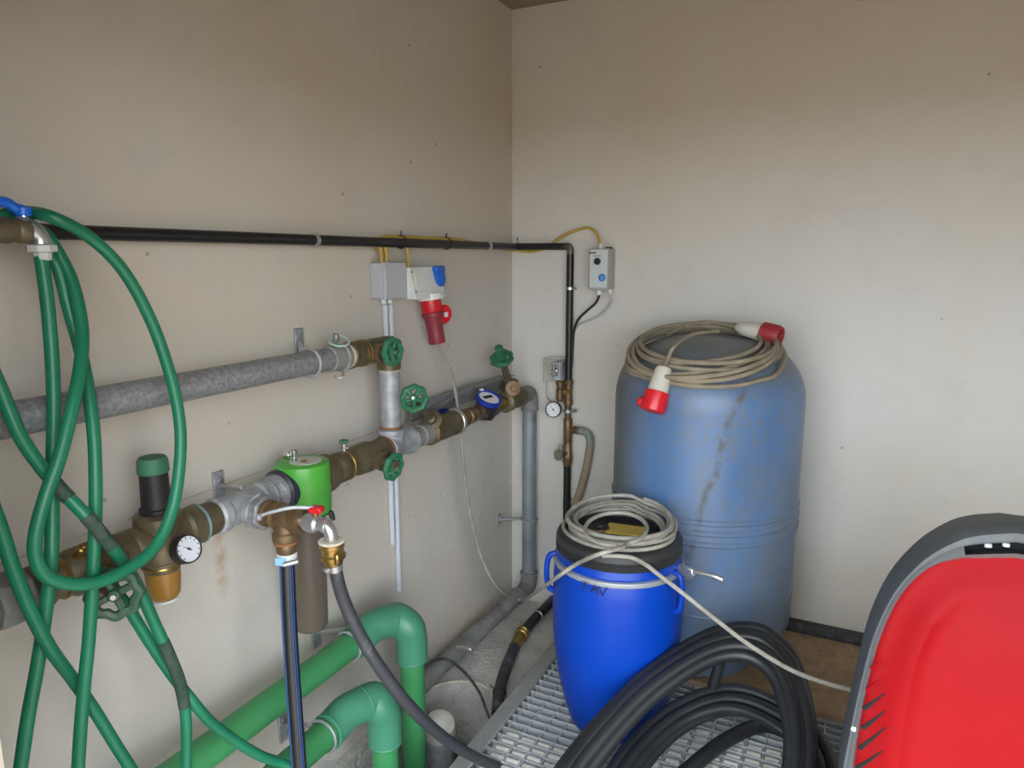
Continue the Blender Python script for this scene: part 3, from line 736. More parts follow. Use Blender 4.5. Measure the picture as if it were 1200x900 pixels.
# last valve, elbow and drop pipe in the corner
YC = -.072
t = thing('gate_valve', 'brown brass valve with tilted green handwheel in the room corner', 'valve', (AX, ym(598), MZ - .05))
run(t, 'body', 'brass_dirty', 590, 611, [(0, .03), (.05, .043), (.25, .043), (.3, .036), (.6, .042), (.85, .042), (1, .036)])
b0 = V((AX, ym(601), MZ + .01)); wv = X(588, 420, AX + .015); dv = wv - b0
part('bonnet', MB().lathe(b0, dv, [(0, .036), (.03, .034), (.055, .038), (.07, .038), (.075, .02), (.1, .016), (dv.length, .012)], 18), 'brass_dirty', t)
part('stem_cap', MB().lathe(b0 + dv.normalized() * .058 + V((.026, -.03, 0)), (.6, -.75, .15), [(0, .03), (.012, .03), (.013, .012), (.02, .010)], 18), 'bronze', t)
handwheel(t, wv, dv.normalized(), .043, 'wheel_green', lobe=.07)
part('spindle_end', MB().cyl(wv, wv + dv.normalized() * .06, .017, seg=14), 'wheel_green', t)
t = thing('drop_pipe', 'vertical galvanised drop pipe in the room corner with elbow on top', 'pipe', (AX, YC, .16))
ye = ym(609)
part('elbow', MB().tube([(AX, ye, MZ), (AX, (ye + YC) / 2, MZ), (AX, YC - .012, MZ - .006), (AX, YC, MZ - .04), (AX, YC, MZ - .075)], .035, seg=22, n=5), 'galv_dirty', t)
part('elbow_ring', MB().torus((AX, YC, MZ - .072), (0, 0, 1), .034, .005).torus((AX, ye + .004, MZ), (0, 1, 0), .034, .005), 'galv_dirty', t)
part('pipe', MB().lathe((AX, YC, .15), (0, 0, 1), [(0, R2), (MZ - .22, R2)], 28), 'galv_blue', t)
LZ = .098
part('lower_elbow', MB().tube([(AX, YC, .175), (AX, YC, .14), (AX - .002, YC - .01, .112), (AX - .004, YC - .05, LZ), (AX - .01, YC - .09, LZ)], .036, seg=22, n=5).torus((AX, YC, .172), (0, 0, 1), .035, .005).torus((AX - .01, YC - .09, LZ), (0, 1, 0), .035, .005), 'galv_dirty', t)
pk = X(585, 609, .006)
wall_bracket('small zinc wall plate with arm clamping the corner drop pipe', pk, 0, arm=(AX - .03, YC, pk.z), ringc=(AX, YC, pk.z), ringr=.031, rdir=(0, 0, 1), hgt=.05)
t = thing('floor_pipe', 'dusty galvanised pipe lying low along the foot of the wall', 'pipe', (AX - .03, -.5, .02))
part('pipe', MB().tube([(AX - .01, YC - .09, LZ), (.085, -.35, .075), (.06, -.6, .055), (.045, -.95, .038)], .031, seg=20, n=5), 'galv_dirty', t)
part('sleeve', MB().tube([(.076, -.44, .068), (.066, -.53, .061)], .036, seg=20, smooth=False), 'galv_dirty', t)
part('sleeve', MB().tube([(.05, -.80, .046), (.046, -.9, .04)], .037, seg=20, smooth=False), 'galv_dirty', t)
part('valve_stub', MB().cyl((.075, -.62, .085), (.13, -.63, .105), .011, seg=12).box((.14, -.635, .108), (.03, .022, .016), None, .004), 'steel', t)

# ------------------------------------------------------------------ green plastic pipes
GR = .0378
zA = .452; xA = .12
ya = lambda px: yat(px, xA, zA)
yE = X(482, 740, .17).y
xv = .16
t = thing('plastic_pipe', 'long green plastic pipe rising along the wall to a double elbow', 'pipe', (xA, -1.5, zA - .04))
part('pipe', MB().lathe((xA, -2.33, zA), (0, 1, 0), [(0, GR), (ya(416) + 2.33, GR)], 28), 'pp_green', t)
yk = ya(414)
a0 = V((xA, yk, zA)); a1 = V((xA, yk + .055, zA)); a2 = V((xA + .012, yk + .085, zA + .015)); 
q0 = V((xv, -1.02, 0))
part('elbow', MB().tube([a0, a0 + V((0, .03, .0)), a0 + V((.008, .075, .012)), a0 + V((.022, .105, .016)), a0 + V((.034, .13, .012))], .047, seg=22, n=5), 'pp_fit', t)
e1 = a0 + V((.030, .125, .012))
yq = yat(483, e1.x + .05, .30)
part('lower_elbow', MB().tube([e1, e1 + V((.012, .03, -.002)), V((e1.x + .045, yq - .01, zA - .01)), V((e1.x + .05, yq, zA - .05)), V((e1.x + .05, yq, zA - .125))], .048, seg=22, n=5), 'pp_fit', t)
part('seam_ring', MB().torus(e1, (.25, 1, -.05), .046, .004).torus(a0, (0, 1, 0), .044, .005).torus((e1.x + .05, yq, zA - .122), (0, 0, 1), .0455, .004), 'pp_fit', t)
part('drop', MB().lathe((e1.x + .05, yq, -.45), (0, 0, 1), [(0, GR), (zA - .1 + .45, GR)], 28), 'pp_green', t)
wall_bracket('zinc wall plate between smoky filter bowl and long green pipe', X(371, 740, .006), 0, hgt=.1, arm=(xA - .02, X(371, 740, .006).y + .04, zA + .03), ringc=(xA, ya(408), zA), ringr=.039)

xB = .2
pB = X(385, 857, xB); zB = pB.z
yb_ = lambda px: yat(px, xB, zB)
t = thing('plastic_pipe', 'lower green plastic pipe with rounded double elbow in front of the wall', 'pipe', (xB, -1.7, zB - .04))
part('pipe', MB().lathe((xB, -2.33, zB), (0, 1, 0), [(0, GR), (yb_(388) + 2.33, GR)], 28), 'pp_green', t)
a0 = V((xB, yb_(384), zB))
yq2 = yat(451, xB + .055, zB - .12)
part('elbow', MB().tube([a0, a0 + V((0, .03, .004)), a0 + V((.004, .065, .014)), a0 + V((.016, .10, .016)), a0 + V((.026, .125, .012))], .047, seg=22, n=5), 'pp_fit', t)
e1 = a0 + V((.022, .118, .014))
part('lower_elbow', MB().tube([e1, e1 + V((.012, .03, .0)), V((xB + .05, yq2 - .012, zB - .005)), V((xB + .055, yq2, zB - .045)), V((xB + .055, yq2, zB - .12))], .048, seg=22, n=5), 'pp_fit', t)
part('seam_ring', MB().torus(e1, (.25, 1, -.05), .046, .004).torus(a0, (0, 1, 0), .044, .005).torus((xB + .055, yq2, zB - .118), (0, 0, 1), .0455, .004), 'pp_fit', t)
part('drop', MB().lathe((xB + .055, yq2, -.45), (0, 0, 1), [(0, GR), (zB - .1 + .45, GR)], 28), 'pp_green', t)
wall_bracket('zinc wall plate beside the lower green pipe elbow', X(332, 850, .006), 0, hgt=.1, arm=(xB - .03, yb_(375), zB + .03), ringc=(xB, yb_(378), zB), ringr=.039)

# capped grey pipe standing in the sump
pc = Z(515, 838, .03)
t = thing('capped_pipe', 'pale capped grey pipe standing in the sump beside green pipe', 'pipe', (pc.x, pc.y, -.5))
part('pipe', MB().lathe((pc.x, pc.y, -.5), (0, 0, 1), [(0, .046), (.48, .046)], 24), 'galv_light', t)
part('cap', MB().lathe((pc.x, pc.y, -.03), (.25, -.35, 1), [(0, .046), (.003, .055), (.03, .055), (.048, .05), (.058, .035), (.062, .01)], 26), 'plug', t)
# thin cables by the sump
single('thin_cable', MB().tube([Z(490, 790, .1), Z(505, 776, .13), X(525, 773, .15), Z(548, 792, .08), Z(562, 812, .05), Z(570, 832, .02), Z(575, 845, .006), Z(578, 856, .006)], .0055, seg=8), 'dust_hose', 'thin grey cable arching over the sump rim', 'cable')

# hose along the floor with brass coupling
XPF = Y(668, 289, -.04).x + .002
h0, h1, h2 = Z(660, 688, .035), Z(630, 722, .03), Z(612, 742, .03)
t = thing('floor_hose', 'black hose with brass coupling lying on rough concrete beside the grating', 'hose', (h2.x, h2.y, 0))
part('hose', MB().tube([V((XPF, -.045, .13)), V((XPF + .004, -.05, .075)), Z(655, 697, .034), h1, h2], .021, seg=14), 'black_hose', t)
h3 = Z(604, 756, .032); h4 = Z(592, 785, .035); h5 = Z(585, 812, .03); h6 = Z(583, 836, .02)
part('tail', MB().tube([h3, h4, h5, h6, h6 + V((0, -.01, -.0))], .021, seg=14), 'dust_hose', t)
dd = h3 - h2
part('coupling', MB().lathe(h2 - dd * .15, dd, [(0, .022), (.004, .028), (.016, .028), (.018, .023), (.026, .023), (.028, .029), (.04, .029), (.042, .023), (dd.length * 1.3, .022)], 20), 'brass', t)
part('clip', MB().torus(h1, h2 - h1, .0225, .003), 'steel', t)
part('tie', MB().torus(h5, h6 - h5, .0225, .002, rs=6).tube([h5 + V((-.022, 0, .01)), h5 + V((-.04, .005, .016))], .0018, seg=6, smooth=False), 'black', t)

# ------------------------------------------------------------------ black pipe on both walls, cables, boxes
BR = .0142
ZB = 1.588; XB = .04
XP = Y(668, 289, -.04).x
zl = .3
t = thing('black_water_pipe', 'slim black pipe running along the wall, round the corner and down', 'pipe', (XP, -.04, zl))
part('long_pipe', MB().tube([(XB, -2.33, 1.594), (XB, -1.4, 1.592), (XB, -.09, ZB), (XB + .012, -.052, ZB), (XB + .05, -.04, ZB), (XP - .016, -.04, ZB)], BR, seg=16, n=6), 'black_pipe', t)
part('elbow', MB().tube([(XP - .02, -.04, ZB), (XP - .006, -.04, ZB - .001), (XP + .001, -.04, ZB - .01), (XP + .002, -.04, ZB - .03)], BR * 1.02, seg=14), 'brass_dirty', t)
zc1 = Y(665, 447, -.04).z; zc2 = Y(664, 546, -.04).z
part('drop', MB().cyl((XP + .002, -.04, zc1 - .005), (XP + .002, -.04, ZB - .028), BR * 1.05), 'black_pipe', t)
part('lower_drop', MB().cyl((XP + .002, -.04, .12), (XP + .002, -.04, zc2), BR * 1.1), 'black_pipe', t)
def pipe_ring(lbl, c, d, stud, m='steel', grp=None):
    t = thing('pipe_ring', lbl, 'clamp', c, grp)
    part('ring', MB().lathe(V(c) - V(d) * .006, d, [(0, BR + .001), (.001, BR + .004), (.011, BR + .004), (.012, BR + .001)], 20), m, t)
    part('stud', MB().cyl(stud[0], stud[1], .004, seg=8), 'steel', t)
    part('screw', MB().cyl(V(c) + V(stud[2]), V(c) + V(stud[2]) * 1.45, .004, seg=8), 'steel', t)
    return t
y1 = yat(369, XB, 1.59)
pipe_ring('zinc ring clamp holding the black pipe above the thick galvanised pipe', (XB, y1, 1.5905), (0, 1, 0), ((0, y1, 1.5905), (XB - BR, y1, 1.5905), (.004, 0, BR)))
y2 = yat(572, XB, 1.588)
pipe_ring('zinc ring clamp holding the black pipe near the corner', (XB, y2, 1.588), (0, 1, 0), ((0, y2, 1.588), (XB - BR, y2, 1.588), (.004, 0, BR)))
zc = Y(668, 338, -.04).z
pipe_ring('zinc ring clamp on the vertical black pipe below control box', (XP + .002, -.04, zc), (0, 0, 1), ((XP + .002, 0, zc), (XP + .002, -.04 + BR, zc), (BR + .006, 0, 0)))

# yellow conduit strapped to the pipe, ending at the control box
cbx = Y(704, 288, -.05)
ycab = lambda px, dz=0: V((XB - .012, yat(px, XB, 1.59), 1.59 + BR + .005 + dz))
t = thing('yellow_conduit', 'thin yellow conduit strapped along the black pipe to the control box', 'conduit', (XB, -.6, 1.6))
part('run', MB().tube([ycab(446, -.04), ycab(452, -.004), ycab(470), ycab(500), ycab(540, -.002), V((XB - .018, -.12, ZB - BR + .004)), V((XB + .01, -.02, ZB - BR - .003)), V((XB + .08, -.022, ZB - BR - .004)), V((XP - .1, -.02, ZB + .004)), Y(656, 279, -.02), Y(672, 271, -.025), Y(688, 267, -.03), Y(698, 272, -.04), Y(703, 283, -.05), cbx], .0058, seg=10, n=6), 'yellow', t)
jy0 = yat(433, .1, 1.476); 
for px, py0, py1 in ((447, 292, 308), (453, 292, 308), (478, 292, 312)):
    part('drop_wire', MB().tube([X(px - 2, py0 - 8, .03), X(px - 1, py0, .03), X(px, (py0 + py1) / 2, .033), X(px + 1, py1 + 2, .036)], .0058, seg=10), 'yellow', t)
for px in (470, 523, 604):
    if px < 600: c = V((XB, yat(px, XB, 1.59), 1.59 + .004)); d = (0, 1, 0)
    else: c = Y(606, 288, -.04); d = (1, 0, 0)
    tt = thing('cable_tie', 'black cable tie round the black pipe ' + {470: 'above grey junction box', 523: 'above the white socket', 604: 'just past the room corner'}[px], 'cable tie', c)
    part('loop', MB().torus(c, d, BR + .006, .0022, seg=20, rs=6), 'white' if px == 604 else 'black', tt)
    part('tail', MB().tube([c + V((0, 0, BR + .006)), c + V((.004, -.003, BR + .02))], .002, seg=6, smooth=False), 'black', tt)

# junction box
jf = .072
ja = X(433, 330, 0).y; jf = xat(452, ja, 1.476); jb = X(477, 330, jf).y
z_t = X(440, 308, jf).z; z_b = X(440, 352, jf).z
jcy = (ja + jb) / 2
jw = jb - ja
t = thing('junction_box', 'grey square junction box below the black pipe', 'junction box', (.0, jcy, z_b))
part('box', MB().box((jf * .4, jcy, (z_t + z_b) / 2), (jf * .8, jw, z_t - z_b), bev=.004), 'grey_box', t)
part('cover', MB().box((jf * .9, jcy, (z_t + z_b) / 2), (jf * .22, jw + .003, z_t - z_b + .003), bev=.005), 'grey_box', t)
for s, q in ((1, 1), (-1, -1)):
    part('cover_screw', MB().cyl((jf + .0005, jcy + s * jw * .38, (z_t + z_b) / 2 + q * (z_t - z_b) * .38), (jf + .002, jcy + s * jw * .38, (z_t + z_b) / 2 + q * (z_t - z_b) * .38), .004, seg=10), 'grey_box', t)
part('side_flap', MB().box((jf * .42, jcy - jw / 2, (z_t + z_b) / 2), (.03, .003, .04), None, .001), 'grey_box', t)
for px in (450, 457):
    yy = yat(px, .02, 1.40)
    part('cable_gland', MB().cyl((.02, yy, z_b - .018), (.02, yy, z_b + .002), .0085, seg=12), 'white', t)
# conduits going down
for k, px in enumerate((452.5, 459)):
    yy = yat(px, .012, 1.32)
    zlow = (.60, .42)[k]
    single('conduit', MB().cyl((.0105, yy, zlow), (.0105, yy, z_b - .02), .0095, seg=14), 'cond', ('pale grey conduit ending high above double green elbow', 'pale grey conduit reaching down behind the green elbow')[k], 'conduit', loc=(.0105, yy, zlow))

# combination socket
sf = .075
sa, sb_ = yat(481, sf, 1.476), yat(519, sf, 1.476)
sa = jb + .006; sb_ = X(519, 330, sf).y
st = X(495, 313, sf).z; sbz = X(495, 350, sf).z
t = thing('wall_socket', 'white socket outlet block with blue flap and red plug connector', 'socket', (0, (sa + sb_) / 2, sbz))
hh = st - sbz
part('housing', MB().box((sf * .42, (sa + sb_) / 2, (st + sbz) / 2), (sf * .84, sb_ - sa, hh), bev=.006), 'white', t)
prof = [(.0, 0), (sf + .012, 0), (sf + .006, hh * .2), (sf - .012, hh), (0, hh)]
ya_, yb2 = sa + .006, sb_ - .002
vs = [V((x, y, sbz + z)) for y in (ya_, yb2) for x, z in prof]
part('sloped_front', MB().add(vs, [(0, 1, 2, 3, 4), (9, 8, 7, 6, 5)] + [(i, (i + 1) % 5, 5 + (i + 1) % 5, 5 + i) for i in range(5)]), 'white', t)
part('front_plate', MB().box((sf + .001, sa + .045, (st + sbz) / 2 + .008), (.004, .055, hh * .68), Matrix.Rotation(-.2, 3, 'Y'), .0015), 'white', t)
part('screw', MB().cyl((sf - .008, sa + .014, st - .015), (sf - .004, sa + .014, st - .015), .0045, seg=10).cyl((sf + .003, sa + .014, sbz + .025), (sf + .008, sa + .014, sbz + .025), .0045, seg=10), 'galv_light', t)
fy = sb_ - .022; fz = st - .034
fp = part('blue_flap', MB().lathe((sf - .008, fy, fz), (1, .25, .22), [(0, .031), (.003, .034), (.014, .034), (.02, .028), (.026, .012)], 24).box((sf - .002, fy, fz + .026), (.024, .054, .02), Matrix.Rotation(-.2, 3, 'Y'), .004), 'blue_p', t, label='blue hinged flap')
# red connector hanging under the socket
rc = V((sf * .80, X(504, 352, sf * .8).y, sbz))
rd = V((.13, .06, -1)).normalized()
part('collar', MB().lathe(rc + V((0, 0, .012)), rd, [(0, .043), (.012, .045), (.02, .043)], 24), 'white', t)
part('red_socket', MB().lathe(rc, rd, [(0, .034), (.01, .035), (.045, .035), (.05, .033)], 26), 'red_p', t, label='red industrial socket barrel')
pg = thing('power_plug', 'dark red industrial plug in the white socket block', 'plug', rc + rd * .16)
part('body', MB().lathe(rc + rd * .05, rd, [(0, .036), (.004, .038), (.01, .038), (.022, .030), (.07, .028), (.10, .029), (.106, .026)], 26), 'plum', pg)
side = V((.55, .83, 0)).normalized()
fl = rc + rd * .055 + side * .036
fd = V((.92, -.20, -.05)).normalized(); fl = rc + rd * .058 + side * .040 - fd * .008
part('red_flap', MB().lathe(fl, fd, [(0, .028), (.004, .032), (.012, .033), (.018, .028), (.019, .01)], 24), 'red_b', t, label='round red lid hanging open')
part('flap_hinge', MB().box(fl + V((-.012, -.008, .032)), (.026, .02, .016), None, .004), 'red_b', t)
part('flap_label', MB().box(fl + fd * .0195, (.018, .001, .016), Matrix((fd.cross(V((0, 0, 1))).normalized(), fd, V((0, 0, 1)))).transposed(), .0003), 'white', t)
plug_end = rc + rd * .158
part('grip_screw', MB().cyl(rc + rd * .09 - V((.03, .012, 0)), rc + rd * .09 - V((.037, .015, 0)), .005, seg=10), 'steel', pg)

# control box on the right wall
cx0, cx1 = Y(690, 310, -.085).x, Y(713, 310, -.085).x
cz1, cz0 = Y(705, 291, -.085).z, Y(705, 340, -.085).z
cm = (cx0 + cx1) / 2; cw = cx1 - cx0; ch = cz1 - cz0
t = thing('control_box', 'small pale control box with dark knob and blue button on the wall', 'control box', (cm, 0, cz0))
part('case', MB().box((cm, -.034, (cz0 + cz1) / 2), (cw, .068, ch), bev=.005), 'box_side', t)
part('cover', MB().box((cm, -.077, (cz0 + cz1) / 2), (cw, .018, ch), bev=.004), 'box_side', t)
part('face_plate', MB().box((cm + .001, -.0868, (cz0 + cz1) / 2 + .002), (cw * .88, .002, ch * .90), bev=.0008), 'box_face', t)
kn = V((cm - .004, -.088, cz1 - ch * .31))
part('knob', MB().lathe(kn, (0, -1, 0), [(0, .014), (.006, .013), (.010, .011), (.011, .002)], 18), 'black', t)
bt = V((cm + .017, -.088, cz0 + ch * .30))
part('blue_button', MB().lathe(bt, (0, -1, 0), [(0, .015), (.004, .0145), (.006, .012), (.0062, .002)], 20), mat('button_blue', (.05, .22, .62), .4), t, label='round blue button')
part('button_arrow', MB().box(bt + V((0, -.0064, 0)), (.002, .0006, .014), None, .0002), 'white', t)
part('maker_print', MB().box((cm - .024, -.0881, cz1 - .017), (.030, .0004, .005), None, .0001), 'ink', t)
part('scale_print', MB().box((cm - .004, -.0881, cz1 - ch * .18), (.034, .0004, .0018), None, .0001), 'ink', t)
part('cable_gland', MB().cyl((cbx.x, -.05, cz1 - .002), (cbx.x, -.05, cz1 + .018), .011, seg=14), 'white', t)
part('top_plug', MB().cyl((cm + .022, -.05, cz1 - .002), (cm + .022, -.05, cz1 + .006), .008, seg=12).cyl((cm + .036, -.05, cz1 - .002), (cm + .036, -.05, cz1 + .006), .006, seg=12), 'black', t)
g1 = V((cm - .006, -.05, cz0)); g2 = V((cm + .036, -.05, cz0))
part('lower_gland', MB().cyl(g1 + V((0, 0, .002)), g1 - V((0, 0, .022)), .0105, seg=14).cyl(g2 + V((0, 0, .002)), g2 - V((0, 0, .014)), .009, seg=14), 'white', t)
single('black_cable', MB().tube([g1 - V((0, 0, .02)), Y(698, 355, -.04), Y(688, 364, -.028), Y(678, 374, -.022), Y(673, 386, -.02), Y(671.5, 400, -.02), Y(670, 430, -.02)], .0048, seg=8), 'black', 'black cable curving from control box to vertical pipe', 'cable')
single('grey_cable', MB().tube([g2 - V((0, 0, .012)), Y(716, 352, -.045), Y(709, 364, -.03), Y(696, 373, -.02), Y(682, 379, -.014), Y(674, 386, -.011), Y(672, 400, -.009), Y(671, 425, -.009)], .0042, seg=8), 'grey_box', 'grey cable curving from control box to vertical pipe', 'cable')

# pressure switch, gauge and bronze fittings on the vertical black pipe
xp = XP + .002
Zp = lambda py: Y(664, py, -.04).z
t = thing('bronze_manifold', 'bronze fittings joined into the vertical black pipe with small ball valve', 'fitting', (xp, -.04, Zp(545)))
part('upper_tee', MB().lathe((xp, -.04, Zp(474)), (0, 0, 1), [(0, .016), (.003, .02), (.02, .02), (.024, .017), (Zp(445) - Zp(474) - .02, .018), (Zp(445) - Zp(474) - .018, .021), (Zp(445) - Zp(474), .020)], 18), 'bronze', t)
part('upper_boss', MB().cyl((xp, -.05, Zp(458)), (xp, -.078, Zp(458)), .013, seg=14).cyl((xp, -.04, Zp(447)), (xp, -.066, Zp(447)), .009, seg=12), 'brass', t)
part('nipple', MB().cyl((xp, -.04, Zp(492)), (xp, -.04, Zp(472)), .0135), 'brass_dirty', t)
part('lower_tee', MB().lathe((xp, -.04, Zp(518)), (0, 0, 1), [(0, .017), (.004, .019), (Zp(490) - Zp(518) - .004, .019), (Zp(490) - Zp(518), .017)], 18), 'bronze', t)
part('tee_bead', MB().torus((xp, -.04, Zp(516)), (0, 0, 1), .0185, .0025).torus((xp, -.04, Zp(492)), (0, 0, 1), .0185, .0025), 'brass', t)
part('side_outlet', MB().lathe((xp, -.04, Zp(503)), (1, 0, 0), [(0, .014), (.022, .014), (.024, .017), (.032, .017), (.034, .013), (.042, .013), (.044, .017), (.052, .017)], 16), 'bronze', t)
part('valve_body', MB().lathe((xp, -.04, Zp(546)), (0, 0, 1), [(0, .015), (.003, .019), (.016, .019), (.02, .022), (.05, .022), (.056, .019), (Zp(518) - Zp(546), .018)], 8), 'bronze', t)
part('valve_stem', MB().cyl((xp, -.055, Zp(530)), (xp - .012, -.088, Zp(530)), .009, seg=12), 'brass_dirty', t)
part('valve_handle', MB().lathe((xp - .016, -.09, Zp(530)), (-.45, -.85, 0), [(0, .020), (.003, .024), (.012, .024), (.014, .017), (.014, .008)], 8).box((xp - .012, -.09, Zp(523)), (.016, .014, .04), None, .004), mat('green_grey_lever', (.16, .19, .12), .5, dirt=(.45, .45, .42), dscale=40, dthr=.5), t)
zc = Zp(481)
tt = thing('pipe_ring', 'zinc ring clamp on the bronze fittings beside small gauge', 'clamp', (xp, -.04, zc))
part('ring', MB().lathe((xp, -.04, zc - .008), (0, 0, 1), [(0, .016), (.002, .021), (.014, .021), (.016, .016)], 18), 'steel', tt)
part('screw', MB().cyl((xp + .018, -.045, zc), (xp + .042, -.045, zc + .004), .006, seg=10).cyl((xp, -.02, zc), (xp, 0, zc), .004, seg=8), 'steel', tt)
sx_ = Y(651, 435, -.06).x
zs1, zs0 = Y(650, 421, -.06).z, Y(650, 446, -.06).z
t = thing('pressure_switch', 'small pressure switch under a clear cover with round gauge', 'pressure switch', (sx_, -.05, zs0))
part('base', MB().box((sx_ - .002, -.03, (zs0 + zs1) / 2), (.078, .012, zs1 - zs0 + .012), bev=.003), 'cream', t)
part('spring_block', MB().box((sx_ + .012, -.055, (zs0 + zs1) / 2 - .002), (.040, .036, zs1 - zs0 - .01), bev=.004), 'grey_box', t)
for k in range(4):
    part('terminal', MB().cyl((sx_ - .028, -.038, zs0 + .022 + .016 * k), (sx_ - .014, -.052, zs0 + .022 + .016 * k), .005, seg=10), 'steel', t)
part('spring', MB().tube([V((sx_ + .012 + .009 * math.cos(a * .8), -.078 + .009 * math.sin(a * .8), zs0 + .018 + a * .0013)) for a in range(48)], .0022, seg=6, n=2), 'chrome', t)
cvr = MB()
x0_, x1_, y0_, z0_, z1_ = sx_ - .038, sx_ + .038, -.098, zs0 - .002, zs1 + .004
for c, s in (((sx_, y0_, (z0_ + z1_) / 2), (.076, .002, z1_ - z0_)), ((x0_, -.068, (z0_ + z1_) / 2), (.002, .06, z1_ - z0_)), ((x1_, -.068, (z0_ + z1_) / 2), (.002, .06, z1_ - z0_)), ((sx_, -.068, z1_), (.076, .06, .002))):
    cvr.box(c, s, None, .0006)
part('clear_cover', cvr, 'clear', t, label='clear plastic cover')
part('stem', MB().lathe((sx_ + .018, -.052, zs0 - .002), (0, 0, -1), [(0, .017), (.018, .017), (.022, .012), (.03, .012), (.034, .016), (.075, .016), (.078, .012), (.086, .012)], 16), 'bronze', t)
part('cross_link', MB().cyl((sx_ + .015, -.052, Zp(458)), (xp, -.045, Zp(458)), .011, seg=12), 'bronze', t)
gc = Y(648, 480, -.082)
gauge(t, gc, (.12, -1, .12), .034, rimm='black', back=.024, ang=-.75)
part('capillary', MB().tube([Y(641, 446, -.05), Y(640.5, 455, -.05), Y(641, 465, -.05), Y(645, 470, -.055), gc + V((.0, .02, .012))], .0035, seg=8), 'cable', t)
# beige hose from the side outlet
o0 = V((xp + .05, -.04, Zp(503)))
t = thing('beige_hose', 'short beige hose with grey elbow beside the vertical black pipe', 'hose', Y(670, 600, -.05))
part('elbow', MB().tube([o0, o0 + V((.018, 0, .0)), o0 + V((.04, 0, -.010)), o0 + V((.05, 0, -.035)), o0 + V((.051, 0, -.06))], .0165, seg=14), mat('grey_green_plastic', (.22, .24, .21), .5), t)
hb = o0 + V((.051, 0, -.055))
part('hose', MB().tube([hb, Y(688, 545, -.04), Y(681, 572, -.045), Y(673, 597, -.05), Y(664, 640, -.065), V((xp + .012, -.085, .12)), V((xp + .012, -.095, .016)), V((xp + .012, -.10, .0))], .0165, seg=14), 'beige_hose', t)

# ------------------------------------------------------------------ tap with blue lever, green hose
TX = .17
tp = X(22, 270, TX)
t = thing('ball_tap', 'nickel ball valve with blue lever handle feeding the green hose', 'tap', tp - V((0, 0, .06)))
ta = V((TX, yat(-20, TX, tp.z), tp.z)); tb = V((TX, yat(30, TX, tp.z), tp.z))
part('body', MB().lathe(ta - V((0, .35, 0)), (0, 1, 0), [(.26, .0155), (.32, .0155), (.325, .02), (.345, .02), (.347, .016), (.362, .018), (.38, .021), (.395, .018), (.398, .020), (.413, .020), (.414, .015)], 20), 'brass_dirty', t)
part('arm_to_pipe', MB().cyl((XB, ta.y - .075, 1.593), (TX, ta.y - .075, tp.z), .014, seg=14), 'black_pipe', t)
eb = X(34, 266, TX)
part('elbow', MB().tube([ta + V((0, .055, 0)), eb + V((0, -.012, .004)), eb + V((0, .004, -.004)), X(46, 278, TX), X(48, 288, TX)], .0145, seg=16, n=5), 'steel', t)
cn = X(48, 286, TX)
part('coupling_nut', MB().lathe(cn, (.0, .02, -1), [(0, .018), (.002, .0225), (.012, .0225), (.014, .014), (.024, .013), (.026, .0115)], 8), mat('grey_white_plastic', (.52, .52, .50), .5), t)
hz = X(27, 250, TX)
part('stem', MB().cyl(hz - V((0, 0, .022)), hz + V((0, 0, .004)), .009, seg=12), 'chrome', t)
part('blue_lever', MB().lathe(hz + V((0, 0, -.004)), (0, 0, 1), [(0, .011), (.002, .013), (.012, .013), (.014, .011)], 12).tube([hz + V((0, 0, .005)), X(16, 243, TX), X(6, 237, TX), X(-25, 236, TX)], .0085, seg=8, n=4), 'blue_p', t, label='blue lever handle')

HR = .0106
def hp(lst): return [X(a, b, c) for a, b, c in lst]
S1 = hp([(48, 300, .17), (55, 350, .175), (61, 420, .18), (63, 480, .19), (62, 540, .20), (61, 600, .215), (60, 655, .225), (53, 720, .22), (44, 780, .22), (33, 840, .22), (24, 900, .22), (15, 960, .22)])
S2 = hp([(20, 262, .14), (50, 272, .13), (70, 300, .14), (86, 335, .16), (96, 385, .19), (94, 430, .22), (84, 480, .245), (70, 535, .26), (54, 580, .265), (43, 620, .265), (41, 648, .265), (52, 673, .268), (80, 684, .27), (115, 682, .272), (152, 665, .272), (182, 640, .268), (201, 600, .26), (210, 550, .25), (211, 500, .24), (201, 445, .23), (178, 378, .22), (145, 318, .21), (105, 278, .20), (62, 255, .195), (32, 249, .145), (0, 253, .14), (-30, 258, .14)])
S3 = hp([(40, 285, .135), (66, 310, .14), (80, 360, .15), (94, 410, .17), (104, 460, .2), (110, 510, .225), (112, 570, .24), (111, 630, .243), (108, 690, .243), (104, 750, .242), (99, 800, .24), (94, 860, .24), (91, 910, .24), (88, 960, .24)])
S4 = hp([(-25, 400, .2), (0, 455, .215), (22, 508, .225), (48, 547, .232), (74, 577, .24), (104, 608, .268), (130, 640, .262), (147, 663, .24), (163, 690, .225), (181, 730, .225), (200, 772, .24), (212, 805, .25), (218, 845, .25), (218, 910, .25), (216, 960, .25)])
S5 = hp([(-25, 550, .24), (0, 618, .245), (14, 662, .247), (32, 708, .247), (57, 757, .247), (86, 797, .21), (111, 833, .21), (135, 872, .215), (158, 908, .22), (180, 940, .22)])
S6 = hp([(118, 668, .185), (134, 690, .187), (150, 712, .19), (175, 752, .2), (200, 789, .21), (222, 817, .25), (246, 845, .255), (276, 868, .26), (306, 886, .27), (336, 897, .285), (380, 925, .36), (430, 960, .42)])
t = thing('garden_hose', 'long green garden hose looped over the blue handled tap', 'hose', tp - V((0, 0, .6)))
m_ = MB()
for s in (S1, S2, S3, S4, S5, S6): m_.tube(s, HR, seg=12, n=8)
part('hose', m_, 'hose_green', t)
S4P = smooth_path(S4, 8)
